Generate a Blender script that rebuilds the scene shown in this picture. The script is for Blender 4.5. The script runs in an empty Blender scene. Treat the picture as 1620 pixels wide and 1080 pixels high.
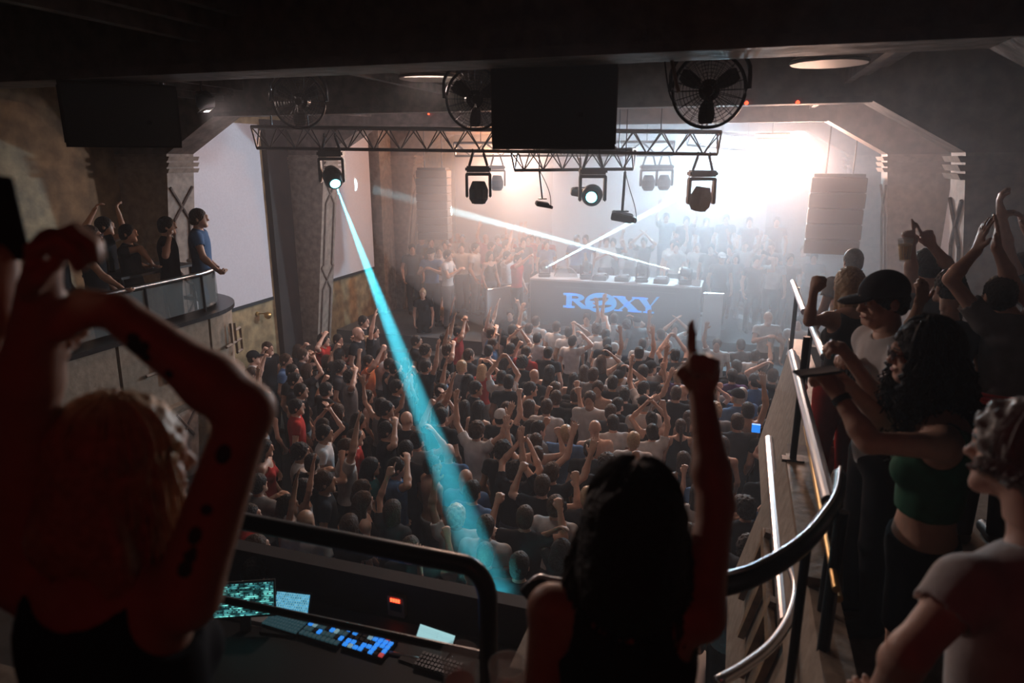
import bpy, bmesh, math, random
import numpy as np
from mathutils import Vector, Matrix, Euler
random.seed(7)
S = bpy.context.scene
COL = S.collection
PI = math.pi
# ------------------------------------------------------------------ camera
CAM = Vector((0, 0, 5.2)); YAW = math.radians(18); PIT = math.radians(15); FPX = 1085.0
cd = bpy.data.cameras.new('camera'); cam = bpy.data.objects.new('camera', cd); COL.objects.link(cam)
cam.location = CAM; cam.rotation_euler = (PI/2 - PIT, 0, YAW)
cd.sensor_width = 36; cd.lens = FPX/1620*36; cd.clip_start = .05; cd.clip_end = 100
cd.dof.use_dof = True; cd.dof.focus_distance = 9.0; cd.dof.aperture_fstop = 2.0
S.camera = cam
S.view_settings.view_transform = 'Standard'; S.view_settings.look = 'None'
S.view_settings.gamma = 1; S.view_settings.use_curve_mapping = False
S.view_settings.exposure = 0.0
cy = S.cycles
cy.use_denoising = True
cy.max_bounces = 8; cy.diffuse_bounces = 2; cy.glossy_bounces = 2; cy.transmission_bounces = 6
cy.volume_bounces = 0; cy.transparent_max_bounces = 8
cy.caustics_reflective = False; cy.caustics_refractive = False
cy.sample_clamp_indirect = 4
FW = Vector((-math.sin(YAW)*math.cos(PIT), math.cos(YAW)*math.cos(PIT), -math.sin(PIT)))
RT = Vector((math.cos(YAW), math.sin(YAW), 0)); UP = RT.cross(FW)
def ray(px, py): return FW + RT*((px-810)/FPX) + UP*((540-py)/FPX)
def P(px, py, d): return CAM + ray(px, py)*d
def PZ(px, py, z):
    r = ray(px, py); return CAM + r*((z-CAM.z)/r.z)
def PY(px, py, y):
    r = ray(px, py); return CAM + r*((y-CAM.y)/r.y)
def PX(px, py, x):
    r = ray(px, py); return CAM + r*((x-CAM.x)/r.x)
# ------------------------------------------------------------------ world and lights
W = bpy.data.worlds.new('world'); S.world = W; W.use_nodes = True
W.node_tree.nodes['Background'].inputs[0].default_value = (.02, .008, .008, 1)
W.node_tree.nodes['Background'].inputs[1].default_value = 0.25
def lamp(name, kind, loc, target, energy, color, **kw):
    l = bpy.data.lights.new(name, kind); l.energy = energy; l.color = color
    for k, v in kw.items(): setattr(l, k, v)
    o = bpy.data.objects.new(name, l); COL.objects.link(o); o.location = loc
    if target is not None: o.rotation_euler = (Vector(target)-Vector(loc)).to_track_quat('-Z', 'Y').to_euler()
    return o
R_ = math.radians
BEAM_A = P(531, 292, 9.0); BEAM_A_T = P(806, 1010, 5.6)
BEAM_B = P(860, 425, 15.6); BEAM_B_T = P(1110, 292, 16.9)
BEAM_C = P(1083, 432, 15.0); BEAM_C_T = P(560, 292, 16.2)
KEY = Vector((-.6, 17.6, 5.3)); KEY2 = Vector((-5.0, 17.4, 5.3))
def beam(name, A, B, e, col, ang, bl): return lamp(name, 'SPOT', A+(B-A).normalized()*.03, B, e, col, spot_size=R_(ang), spot_blend=bl, shadow_soft_size=.006)
LIGHTS = [
 lamp('stage_key_light', 'SPOT', KEY, (-3.0, 7.0, 2.2), 4000, (.52, .79, 1.0), spot_size=R_(150), spot_blend=1.0, shadow_soft_size=.2),
 lamp('stage_second_light', 'SPOT', KEY2, (-4.0, 7.0, 1.4), 500, (1.0, .62, .46), spot_size=R_(140), spot_blend=1, shadow_soft_size=.2),
 lamp('crowd_back_light', 'SPOT', (-5.0, 15.2, 5.4), (-3.2, 8.0, 0), 1750, (1.0, .68, .55), spot_size=R_(95), spot_blend=.9, shadow_soft_size=.15),
 lamp('stage_wall_wash', 'SPOT', (-2.0, 17.4, 5.5), (-2.2, 20.8, 2.8), 900, (.66, .84, 1.0), spot_size=R_(130), spot_blend=1, shadow_soft_size=.3),
 lamp('amber_light', 'POINT', (-5.4, 15.3, 5.35), None, 215, (1.0, .38, .13), shadow_soft_size=.12),
 lamp('warm_strip_glow', 'AREA', (.75, 13.2, 5.2), (.9, 9.0, 4.4), 230, (1.0, .60, .46), shape='RECTANGLE', size=.8, size_y=.08),
 beam('teal_beam', BEAM_A, BEAM_A_T, 600000, (.06, .66, .78), 4.0, .8),
 beam('white_beam', BEAM_B, BEAM_B_T, 4000000, (.35, .85, 1.0), 2.4, .5),
 beam('pale_beam', BEAM_C, BEAM_C_T, 600000, (.45, .86, .95), 2.2, .5),
 lamp('left_screen_wash', 'SPOT', (-3.2, 10.2, 5.3), (-8.7, 11.2, 3.6), 380, (.90, .78, .86), spot_size=R_(110), spot_blend=1, shadow_soft_size=.1),
 lamp('red_house_light', 'AREA', (.3, -1.6, 6.0), (.2, 2.5, 3.8), 1.7, (1.0, .05, .05), shape='DISK', size=.8),
 lamp('right_wall_wash', 'SPOT', (-.6, 11.2, 5.5), (3.0, 10.4, 4.4), 150, (1.0, .72, .66), spot_size=R_(120), spot_blend=1, shadow_soft_size=.15),
 lamp('middle_ceiling_fill', 'AREA', (-2.77, 6.1, 5.86), (-2.4, 5.0, 0), 26, (1.0, .72, .6), shape='DISK', size=.5),  # added soft fill under the middle disc, brightens the people from the front left
 lamp('left_spotlight', 'SPOT', P(320, 155, 7.0)+Vector((.16, -.2, -.1)), (1.1, 2.6, 4.1), 250, (1.0, .76, .68), spot_size=R_(46), spot_blend=.9, shadow_soft_size=.06),
 lamp('left_wall_light', 'SPOT', (-5.6, 2.2, 6.0), (-8.7, 5.2, 4.2), 60, (1.0, .56, .26), spot_size=R_(70), spot_blend=1, shadow_soft_size=.1),
]
# ------------------------------------------------------------------ materials
MATS = {}
def mat(name, col, rough=.6, metal=0, emit=None, es=0, noise=0, nscale=8, col2=None, bump=0, alpha=None, trans=0, coords='Object', spec=None):
    if name in MATS: return MATS[name]
    m = bpy.data.materials.new(name); m.use_nodes = True; nt = m.node_tree; b = nt.nodes['Principled BSDF']
    b.inputs['Base Color'].default_value = (*col, 1); b.inputs['Roughness'].default_value = rough
    b.inputs['Metallic'].default_value = metal
    if spec is not None: b.inputs['Specular IOR Level'].default_value = spec
    if emit: b.inputs['Emission Color'].default_value = (*emit, 1); b.inputs['Emission Strength'].default_value = es
    if trans: b.inputs['Transmission Weight'].default_value = trans; b.inputs['IOR'].default_value = 1.3
    if alpha is not None: b.inputs['Alpha'].default_value = alpha
    if noise or bump:
        tc = nt.nodes.new('ShaderNodeTexCoord'); n = nt.nodes.new('ShaderNodeTexNoise')
        n.inputs['Scale'].default_value = nscale; n.inputs['Detail'].default_value = 6
        nt.links.new(tc.outputs[coords], n.inputs['Vector'])
        if noise:
            r = nt.nodes.new('ShaderNodeValToRGB'); c2 = col2 or tuple(c*(1-noise) for c in col)
            r.color_ramp.elements[0].position = .35; r.color_ramp.elements[1].position = .68
            r.color_ramp.elements[0].color = (*c2, 1); r.color_ramp.elements[1].color = (*col, 1)
            nt.links.new(n.outputs['Fac'], r.inputs[0]); nt.links.new(r.outputs[0], b.inputs['Base Color'])
        if bump:
            bp = nt.nodes.new('ShaderNodeBump'); bp.inputs['Strength'].default_value = bump; bp.inputs['Distance'].default_value = .02
            nt.links.new(n.outputs['Fac'], bp.inputs['Height']); nt.links.new(bp.outputs[0], b.inputs['Normal'])
    MATS[name] = m; return m
M_black = mat('matte_black', (.012, .012, .014), .55)
M_blackm = mat('black_metal', (.02, .02, .023), .32, .6)
M_steel = mat('steel', (.6, .6, .62), .28, 1)
M_alu = mat('truss_metal', (.12, .11, .11), .4, .8)
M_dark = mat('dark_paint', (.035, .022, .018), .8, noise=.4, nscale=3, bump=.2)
M_beam = mat('beam_plaster', (.20, .15, .125), .65, noise=.55, nscale=7, bump=.5)
M_col = mat('column_stone', (.34, .27, .22), .7, noise=.45, nscale=9, bump=.35)
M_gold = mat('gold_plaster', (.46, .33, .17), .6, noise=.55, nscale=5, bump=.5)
M_screen = mat('screen_cloth', (.72, .70, .74), .85, noise=.08, nscale=30)
M_grey = mat('grey_wall', (.5, .5, .52), .85, noise=.1, nscale=2)
M_wood = mat('ledge_wood', (.28, .18, .10), .45, noise=.5, nscale=14, bump=.3)
M_conc = mat('balcony_stone', (.32, .25, .19), .8, noise=.3, nscale=12, bump=.3)
M_floor = mat('dance_floor', (.05, .05, .055), .35, noise=.4, nscale=3)
M_stage = mat('stage_deck', (.10, .11, .12), .4, noise=.3, nscale=4)
M_booth = mat('booth_panel', (.12, .14, .16), .6, noise=.15, nscale=2)
M_disc = mat('lamp_disc_paint', (.75, .66, .6), .5)
M_lens = mat('lamp_lens', (.2, .7, .8), .1, emit=(.15, .9, 1.0), es=14)
M_lensw = mat('white_lens', (.9, .9, .9), .1, emit=(.75, .93, 1.0), es=30)
M_lens0 = mat('dark_lens', (.03, .03, .04), .08)
M_warm = mat('warm_led', (1, .7, .4), .4, emit=(1.0, .66, .38), es=14)
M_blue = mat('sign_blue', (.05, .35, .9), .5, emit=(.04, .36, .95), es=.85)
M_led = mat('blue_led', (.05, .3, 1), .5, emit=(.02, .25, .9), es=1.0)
M_glass = mat('clear_glass', (.8, .85, .85), .06, alpha=.28)
M_pane = mat('rail_glass', (.25, .3, .32), .08, alpha=.35)
M_white = mat('white_plastic', (.7, .7, .7), .5)
M_brass = mat('brass', (.6, .4, .16), .35, .9)
M_red = mat('red_light', (.8, .05, .03), .5, emit=(1, .06, .02), es=5)
M_beer = mat('beer', (.95, .55, .12), .3)
# ------------------------------------------------------------------ object helpers
def link(o, parent=None, **pr):
    COL.objects.link(o)
    if parent is not None: o.parent = parent
    for k, v in pr.items(): o[k] = v
    return o
def empty(name, loc=(0, 0, 0), rz=0, label=None, cat=None, group=None, kind=None, rot=None):
    o = bpy.data.objects.new(name, None); COL.objects.link(o); o.location = loc; o.empty_display_size = .1
    o.rotation_euler = rot if rot is not None else (0, 0, rz)
    tag(o, label, cat, group, kind); return o
def tag(o, label=None, cat=None, group=None, kind=None):
    if label: o['label'] = label
    if cat: o['category'] = cat
    if group: o['group'] = group
    if kind: o['kind'] = kind
    return o
def bmo(name, bm, m, parent=None, smooth=False):
    me = bpy.data.meshes.new(name); bm.normal_update(); bm.to_mesh(me); bm.free()
    if m: me.materials.append(m)
    if smooth: me.shade_smooth()
    return link(bpy.data.objects.new(name, me), parent)
def NB(): return bmesh.new()
def box(bm, c, s, rot=None):
    r = bmesh.ops.create_cube(bm, size=1); M = Matrix.Translation(c) @ ((rot.to_matrix() if isinstance(rot, Euler) else rot).to_4x4() if rot is not None else Matrix()) @ Matrix.Diagonal((*s, 1))
    bmesh.ops.transform(bm, matrix=M, verts=r['verts']); return r['verts']
def boxlh(bm, lo, hi): return box(bm, [(a+b)/2 for a, b in zip(lo, hi)], [abs(b-a) for a, b in zip(lo, hi)])
def cyl(bm, a, b, r1, r2=None, n=12, caps=True):
    a, b = Vector(a), Vector(b); d = b-a; r2 = r1 if r2 is None else r2
    g = bmesh.ops.create_cone(bm, cap_ends=caps, segments=n, radius1=max(r1, 1e-5), radius2=max(r2, 1e-5), depth=d.length)
    M = Matrix.Translation((a+b)/2) @ d.to_track_quat('Z', 'Y').to_matrix().to_4x4()
    bmesh.ops.transform(bm, matrix=M, verts=g['verts']); return g['verts']
def sph(bm, c, s, n=16, rot=None):
    g = bmesh.ops.create_uvsphere(bm, u_segments=n, v_segments=max(6, n*2//3), radius=1)
    s = (s, s, s) if isinstance(s, (int, float)) else s
    M = Matrix.Translation(c) @ (rot.to_4x4() if rot is not None else Matrix()) @ Matrix.Diagonal((*s, 1))
    bmesh.ops.transform(bm, matrix=M, verts=g['verts']); return g['verts']
def sweep(bm, pts, r, n=8, closed=False, sy=1.0, taper=None):
    pts = [Vector(p) for p in pts]; rings = []; N = len(pts); up = Vector((0, 0, 1))
    for i, p in enumerate(pts):
        t = (pts[(i+1) % N]-pts[i-1]) if closed else (pts[min(i+1, N-1)]-pts[max(i-1, 0)])
        t.normalize(); a = t.cross(up)
        if a.length < 1e-3: a = t.cross(Vector((1, 0, 0)))
        a.normalize(); b = a.cross(t); rr = r*(taper(i/(N-1)) if taper else 1)
        rings.append([bm.verts.new(p + a*math.cos(2*PI*k/n)*rr + b*math.sin(2*PI*k/n)*rr*sy) for k in range(n)])
    for i in range(N if closed else N-1):
        A, B = rings[i], rings[(i+1) % N]
        for k in range(n): bm.faces.new((A[k], A[(k+1) % n], B[(k+1) % n], B[k]))
    if not closed:
        bm.faces.new(rings[0][::-1]); bm.faces.new(rings[-1])
def prism(bm, poly, y0, y1, axis='y'):
    f = (lambda u, v, w: (u, w, v)) if axis == 'y' else ((lambda u, v, w: (w, u, v)) if axis == 'x' else (lambda u, v, w: (u, v, w)))
    A = [bm.verts.new(f(u, v, y0)) for u, v in poly]; B = [bm.verts.new(f(u, v, y1)) for u, v in poly]
    n = len(poly); bm.faces.new(A); bm.faces.new(B[::-1])
    for i in range(n): bm.faces.new((A[i], B[i], B[(i+1) % n], A[(i+1) % n]))
    bmesh.ops.recalc_face_normals(bm, faces=bm.faces[:])
def mk(name, fn, m, parent=None, smooth=False):
    bm = NB(); fn(bm); return bmo(name, bm, m, parent, smooth)
def bevel(bm, w=.01, seg=2):
    bmesh.ops.bevel(bm, geom=[e for e in bm.edges], offset=w, segments=seg, affect='EDGES', clamp_overlap=True)
_cyl = {}
def rod(name, a, b, r, m, parent=None, n=10):
    """a straight tube that shares one unit cylinder mesh per material"""
    key = (m.name, n)
    if key not in _cyl:
        bm = NB(); bmesh.ops.create_cone(bm, cap_ends=True, segments=n, radius1=1, radius2=1, depth=1)
        me = bpy.data.meshes.new(name); bm.to_mesh(me); bm.free(); me.materials.append(m); _cyl[key] = me
    o = bpy.data.objects.new(name, _cyl[key]); a, b = Vector(a), Vector(b); d = b-a
    o.location = (a+b)/2; o.rotation_mode = 'QUATERNION'; o.rotation_quaternion = d.to_track_quat('Z', 'Y'); o.scale = (r, r, d.length)
    return link(o, parent)
def copy_tree(o, parent=None):
    c = o.copy(); COL.objects.link(c)
    if parent is not None: c.parent = parent
    for ch in list(o.children): copy_tree(ch, c)
    return c
# ------------------------------------------------------------------ the room
XL, XR, YB, ZC = -8.75, 3.05, 21.0, 6.25
def st(name, fn, m): return tag(mk(name, fn, m), kind='structure')
st('floor', lambda b: boxlh(b, (XL-.2, -3, -.2), (XR+.2, YB, 0)), M_floor)
st('ceiling', lambda b: boxlh(b, (XL-.2, -3, ZC), (XR+.2, YB+.2, ZC+.2)), M_dark)
st('wall_left', lambda b: boxlh(b, (XL-.2, -3, 0), (XL, YB, ZC)), M_gold)
st('wall_right', lambda b: boxlh(b, (XR, -3, 0), (XR+.2, YB, ZC)), M_gold)
st('wall_back', lambda b: boxlh(b, (XL-.2, YB, 0), (XR+.2, YB+.2, ZC)), M_grey)
st('wall_rear', lambda b: boxlh(b, (XL-.2, -3.2, 0), (XR+.2, -3, ZC)), M_dark)
CX = (-7.8+2.1)/2
FR = [(4.0, 1), (8.1, 2), (12.1, 3), (16.1, 4)]
FW_ = .52
def mir(poly, s): return [((u if s < 0 else 2*CX-u), v) for u, v in poly]
def xface(z):   # inner face of the left column at height z
    return -8.45 + (z/5.25)*.65
for Y, n in FR:
    t = empty(f'trim_{n}', (0, 0, 0), kind='structure')
    for s in (-1, 1):
        mk('column', lambda b: prism(b, mir([(XL, 0), (xface(0), 0), (xface(5.25), 5.25), (XL, 5.25)], s), Y, Y+FW_), M_col if n > 0 else M_dark, t)
        mk('brace', lambda b: prism(b, mir([(XL, 5.25), (-7.8, 5.25), (-6.9, 5.76), (-6.9, ZC), (XL, ZC)], s), Y, Y+FW_), M_beam, t)
        for k in range(3):
            z = 5.24-.085*(k+1)
            mk('capital_band', lambda b: prism(b, mir([(XL, z), (xface(z)+.05, z), (xface(z)+.085, z+.06), (XL, z+.06)], s), Y-.035, Y+FW_+.035), M_col, t)
        # raised lattice moulding on the slanted inner face: crosses joined by long hexagons
        def pt(y, z, off=.012):
            x = xface(z)+off; return ((x if s < 0 else 2*CX-x), Y+FW_/2+y, z)
        zz = [4.62, 4.12, 2.9, 2.4, 1.2, .7]
        segs = []
        for top, bot in ((4.78, 4.3), (3.0, 2.52), (1.22, .74)):
            segs += [((-.22, top), (.15, bot)), ((.22, top), (-.15, bot))]
        for top, bot in ((4.3, 3.0), (2.52, 1.22)):
            mid0, mid1 = top, bot
            segs += [((-.15, top), (-.15, bot+.04)), ((.15, top), (.15, bot+.04)), ((-.15, bot+.04), (-.22, bot)), ((.15, bot+.04), (.22, bot))]
        for (y0, z0), (y1, z1) in segs:
            mk('moulding_strip', lambda b: sweep(b, [pt(y0, z0), pt(y1, z1)], .022, 6), M_beam, t)
    mk('beam', lambda b: boxlh(b, (-6.95, Y, 5.76), (2*CX+6.95, Y+FW_, ZC)), M_beam, t)
    mk('beam_lip', lambda b: boxlh(b, (-6.9, Y-.04, 5.74), (2*CX+6.9, Y+.02, 5.80)), M_beam, t)
# ceiling ribs running down the hall
k = 5
for x in (-6.75, -3.45, .95):
    t = empty(f'trim_{k}', kind='structure'); k += 1
    for j, (dx, dz) in enumerate(((0, 0), (.16, .07), (.32, .14))):
        mk('ceiling_rib', lambda b: boxlh(b, (x+dx-.035, 2.0, 5.93+dz), (x+dx+.035, YB, ZC)), M_beam, t)
# bays: white screens, gold dado, dark picture rail
sc = [(8.75, 11.3, -1), (12.75, 15.4, -1), (8.75, 11.9, 1), (12.75, 15.9, 1)]
for y0, y1, s in sc:
    x = XL+.06 if s < 0 else XR-.08
    side = 'left' if s < 0 else 'right'
    o = empty('projection_screen', (x, y0, 2.5), label=f'white projection screen on the {side} wall ' + ('between the two nearest columns' if y0 < 10 else 'in the second bay, nearer the stage'), cat='screen', group='wall projection screens')
    mk('screen_fabric', lambda b: boxlh(b, (-.01, 0, .03), (.01, y1-y0, 3.3)), M_screen, o)
    mk('bottom_bar', lambda b: boxlh(b, (-.02, 0, -.03), (.03, y1-y0, .03)), M_black, o)
# projecting dark return beside the first left bay
st('trim_8', lambda b: boxlh(b, (XL, 11.45, 0), (XL+.12, 12.1, 5.9)), M_dark)
st('trim_9', lambda b: boxlh(b, (XL, 15.5, 0), (XL+.3, 16.1, 5.9)), M_col)
# near dark walls above the balconies
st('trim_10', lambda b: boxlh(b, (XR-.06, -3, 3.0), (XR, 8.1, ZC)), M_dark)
# back of stage: a pale panel and its frames
o = empty('backdrop_panel', (-2.6, YB-.12, 1.6), label='tall pale backdrop panel glowing behind the stage crowd', cat='backdrop')
mk('cloth', lambda b: boxlh(b, (-2.9, 0, 0), (3.4, .03, 3.9)), M_screen, o)
mk('frame', lambda b: [boxlh(b, (x-.04, -.02, 0), (x+.04, .05, 3.95)) for x in (-2.9, 3.4)], M_grey, o)
# stage and platforms
st('floor_stage', lambda b: boxlh(b, (XL, 15.2, 0), (XR, YB, 1.3)), M_stage)
st('floor_platform', lambda b: boxlh(b, (XL, 13.6, 0), (-5.1, 15.2, 1.3)), M_stage)
st('floor_riser', lambda b: boxlh(b, (-8.4, 19.0, 1.3), (2.9, YB-.15, 1.9)), M_stage)
k = 11
for i in range(3):
    st(f'trim_{k+i}', lambda b: boxlh(b, (XL, 12.55+.35*i, 0), (-5.1, 12.9+.35*i, .35*(i+1)-.05)), M_stage)
st('trim_14', lambda b: boxlh(b, (-.4, 12.9, 0), (XR, 15.2, .5)), M_stage)
st('trim_15', lambda b: boxlh(b, (-.2, 14.2, .5), (XR, 15.2, .95)), M_stage)
for i, (px, py, w) in enumerate(((735, 529, .5), (737, 548, .5), (688, 562, .35), (547, 538, .45), (596, 546, .35), (733, 567, .3), (1249, 571, .45), (1257, 588, .3), (1196, 677, .1))):
    p = (PZ(px, py, .9 if i < 2 else .7) if i not in (3, 4) else PX(px, py, (XL+.04, XL+.04)[i-3])) if i < 8 else P(1196, 677, 8.5)
    nm = ['beside the left stage steps, upper', 'beside the left stage steps, lower', 'low behind the teal beam', 'near the left wall column', 'between heads left of the beam', 'low left of the dancing crowd', 'at the right balcony foot', 'under the right balcony, lower', 'held low at the crowd edge by the right balcony'][i]
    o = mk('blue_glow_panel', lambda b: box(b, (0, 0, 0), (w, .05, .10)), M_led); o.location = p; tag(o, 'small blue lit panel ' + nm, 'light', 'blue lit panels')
# ------------------------------------------------------------------ ceiling lamp discs
wh = {(-2.77, 6.1): 'over the middle of the hall, left of the black speaker', (.57, 6.1): 'right of the big fan, nearest', (.58, 10.2): 'behind the big fan, farther down the hall', (-2.77, 10.2): 'hidden behind the hanging speaker', (-6.1, 6.1): 'over the left balcony'}
for i, (x, y) in enumerate(wh):
    t = empty('ceiling_lamp', (x, y, 5.9), label='round pale ceiling lamp disc ' + wh[(x, y)], cat='lamp', group='round ceiling lamps')
    mk('housing', lambda b: cyl(b, (0, 0, .03), (0, 0, .36), .24, .24, 32), M_dark, t, True)
    mk('disc', lambda b: cyl(b, (0, 0, -.01), (0, 0, .03), .275, .27, 40), M_disc, t)
    mk('rim', lambda b: sweep(b, [(math.cos(a*PI/20)*.275, math.sin(a*PI/20)*.275, .005) for a in range(40)], .012, 6, True), M_beam, t)
# ------------------------------------------------------------------ left balcony
def round_outline(x0, x1, y0, y1, r, n=12):
    """balcony plan: straight inner edge at x1, rounded far corner"""
    pts = [(x0, y0), (x1, y0), (x1, y1-r)]
    for i in range(1, n+1):
        a = i/n*PI/2; pts.append((x1-r+math.cos(a)*r, y1-r+math.sin(a)*r))
    pts.append((x0, y1)); return pts
BLX, BLY = -6.1, 7.75
lb = empty('balcony_left', kind='structure'); lb.name = 'floor_left_balcony'
outl = round_outline(XL, BLX, -2.5, BLY, 1.1)
mk('slab', lambda b: prism(b, outl, 2.4, 2.8, 'z'), M_conc, lb)
edge = outl[1:-1]
def wallstrip(b, path, z0, z1, off0, off1, th=.08):
    n = len(path); V = []
    for i, (x, y) in enumerate(path):
        a = Vector(path[max(i-1, 0)]); c = Vector(path[min(i+1, n-1)]); t = (c-a).normalized(); nn = Vector((t.y, -t.x))
        V.append([b.verts.new((x+nn.x*o, y+nn.y*o, z)) for o, z in ((off0, z0), (off1, z1), (off1-th, z1), (off0-th, z0))])
    for i in range(n-1):
        for k in range(4): b.faces.new((V[i][k], V[i+1][k], V[i+1][(k+1) % 4], V[i][(k+1) % 4]))
    b.faces.new(V[0][::-1]); b.faces.new(V[-1])
def path3(path, z, off=0):
    n = len(path); out = []
    for i, (x, y) in enumerate(path):
        a = Vector(path[max(i-1, 0)]); c = Vector(path[min(i+1, n-1)]); t = (c-a).normalized(); nn = Vector((t.y, -t.x)); out.append((x+nn.x*off, y+nn.y*off, z))
    return out
# cut the path into panels
dens = [(BLX, -2.5+i*.6) for i in range(16)] + [(x, y) for x, y in edge if y > 6.6]
pan = [dens[0:6], dens[5:11], dens[10:14], dens[13:17], dens[16:len(dens)]]
for p_ in pan:
    if len(p_) < 2: continue
    q = [tuple(Vector(p_[0])+(Vector(p_[1])-Vector(p_[0])).normalized()*.02)] + p_[1:-1] + [tuple(Vector(p_[-1])+(Vector(p_[-2])-Vector(p_[-1])).normalized()*.02)]
    mk('parapet_panel', lambda b: wallstrip(b, q, 2.46, 3.3, .0, .03), M_conc, lb)
mk('cornice', lambda b: wallstrip(b, dens, 2.36, 2.42, .10, .12, .16), M_conc, lb)
mk('cornice_step', lambda b: wallstrip(b, dens, 2.30, 2.35, .05, .07, .12), M_conc, lb)
mk('ledge', lambda b: wallstrip(b, dens, 3.3, 3.35, .07, .07, .34), M_blackm, lb)
# key-pattern relief bars on the parapet
for (yy) in (3.7, 5.9, 7.1):
    if yy < 6.7: c0 = Vector((BLX+.045, yy, 2.92)); tx = Vector((0, 1, 0))
    else: c0 = Vector((BLX-.03, 7.15, 2.92)); tx = Vector((-.3, 1, 0)).normalized()
    for a, bb in (((-.3, -.05), (.16, -.05)), ((0, -.2), (0, .2)), ((.0, .1), (.16, .1)), ((.16, -.2), (.16, .1)), ((0, -.2), (.16, -.2)), ((-.12, -.05), (-.12, .22))):
        A = c0+tx*a[0]+Vector((0, 0, a[1])); B = c0+tx*bb[0]+Vector((0, 0, bb[1]))
        mk('key_relief_bar', lambda b: sweep(b, [A, B], .02, 4), M_col, lb)
rl = empty('left_balcony_railing', (0, 0, 0), label='dark rounded railing with glass along the left balcony', cat='railing'); rl.name = 'balcony_railing'
rp = path3(dens, 3.82, -.12)
mk('handrail', lambda b: sweep(b, rp, .026, 10), M_steel, rl, True)
for i in (2, 5, 8, 11, 14, 17, len(rp)-2):
    x, y, z = rp[i]; rod('post', (x, y, 3.35), (x, y, 3.82), .018, M_blackm, rl)
for seg in ((0, 5), (5, 11), (11, 15), (15, len(rp)-1)):
    q = [(x, y) for x, y, z in rp[seg[0]:seg[1]+1]]
    mk('glass_pane', lambda b: wallstrip(b, q, 3.39, 3.78, 0, 0, .01), M_pane, rl)
# small brass wall lamp under the first screen
t = empty('wall_lamp', PX(413, 498, XL), label='small round brass wall lamp below the first left screen', cat='lamp')
mk('globe', lambda b: sph(b, (.16, 0, 0), .07), M_brass, t, True); rod('arm', (0, -.12, .05), (.14, 0, .04), .012, M_brass, t); mk('mount', lambda b: cyl(b, (0, -.12, .05), (.03, -.12, .05), .04), M_brass, t)
# ------------------------------------------------------------------ right balcony
rb = empty('floor_right_balcony', kind='structure')
mk('slab', lambda b: boxlh(b, (.60, 1.95, 2.5), (XR, 8.0, 2.8)), M_conc, rb)
mk('slab_lower_face', lambda b: prism(b, [(.47, 3.2), (.60, 3.2), (.60, 1.95), (.16, 1.95)], 2.45, 5.0), M_conc, rb)
mk('far_face', lambda b: prism(b, [(.68, 3.2), (.80, 3.2), (.80, 1.95), (.44, 1.95)], 5.02, 8.0), M_conc, rb)
mk('far_end_face', lambda b: boxlh(b, (.7, 7.9, 1.95), (XR, 8.02, 3.2)), M_conc, rb)
mk('ledge_top', lambda b: boxlh(b, (.44, 3.2, 3.2), (.60, 4.7, 3.25)), M_wood, rb)
mk('ledge_top', lambda b: boxlh(b, (.65, 5.05, 3.2), (.83, 8.0, 3.25)), M_wood, rb)
for y in (3.2, 3.55, 3.9, 4.3):
    mk('relief_bar', lambda b: box(b, (.29, y, 2.6), (.04, .06, .54), Euler((0, .24, 0))), M_wood, rb)
mk('relief_bar', lambda b: box(b, (.335, 3.8, 2.8), (.04, 1.2, .05), Euler((0, .24, 0))), M_wood, rb)
rr = empty('balcony_railing', (.45, 4.0, 3.2), label='silver tube railing on black posts along the right balcony edge', cat='railing')
o0 = Vector((.45, 4.0, 3.2))
def rr_(name, a, b, r, m): return rod(name, Vector(a)-o0, Vector(b)-o0, r, m, rr, 14)
rr_('handrail', (.445, 2.8, 3.85), (.445, 5.1, 3.85), .030, M_steel)
rr_('handrail', (.65, 5.0, 3.87), (.65, 6.3, 3.87), .030, M_steel)
rr_('handrail', (.62, 6.35, 3.9), (.62, 7.9, 3.9), .030, M_steel)
rr_('middle_rail', (.545, 5.05, 3.62), (.545, 5.85, 3.62), .027, M_steel)
rr_('lower_rail', (.40, 3.3, 2.9), (.40, 5.8, 2.9), .038, M_steel)
rr_('lower_rail', (.48, 2.6, 3.58), (.52, 4.7, 3.58), .015, M_brass)
rr_('lower_rail', (.54, 2.85, 3.38), (.57, 4.9, 3.38), .018, M_brass)
rr_('post', (.48, 4.6, 3.2), (.48, 4.6, 4.1), .022, M_blackm)
rr_('post', (.65, 6.0, 3.2), (.65, 6.0, 4.0), .022, M_blackm)
rr_('post', (.80, 5.85, 3.2), (.80, 5.85, 4.0), .022, M_blackm)
rr_('post', (.49, 2.75, 2.8), (.49, 2.75, 3.84), .026, M_blackm)
rr_('post', (.65, 7.6, 3.2), (.65, 7.6, 3.9), .022, M_blackm)
mk('foot_bracket', lambda b: box(b, (.03, .6, .05), (.14, .07, .02)), M_blackm, rr)
# ------------------------------------------------------------------ own balcony and its curved rail
st('floor_camera_balcony', lambda b: prism(b, [(XL, -3), (XR, -3), (XR, 1.95), (.62, 1.95), (.6, 2.95), (.25, 2.5), (.0, 2.2), (-.62, 1.95), (-3.3, 1.93), (-3.3, 1.5), (XL, 1.5)], 2.5, 2.8, 'z'), M_conc)
def arc(pts, n=8):
    """Catmull-Rom through the points"""
    p = [Vector(q) for q in pts]; p = [p[0]*2-p[1]] + p + [p[-1]*2-p[-2]]; out = []
    for i in range(1, len(p)-2):
        for k in range(n):
            t = k/n; a, b, c, d = p[i-1:i+3]
            out.append(.5*((2*b)+(c-a)*t+(2*a-5*b+4*c-d)*t*t+(3*b-a-3*c+d)*t**3))
    out.append(p[-2]); return out
cr = empty('curved_railing', (0, 2.05, 2.8), label='black curved railing with silver edge bowing round the standing woman', cat='railing')
co = Vector((0, 2.05, 2.8))
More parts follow.
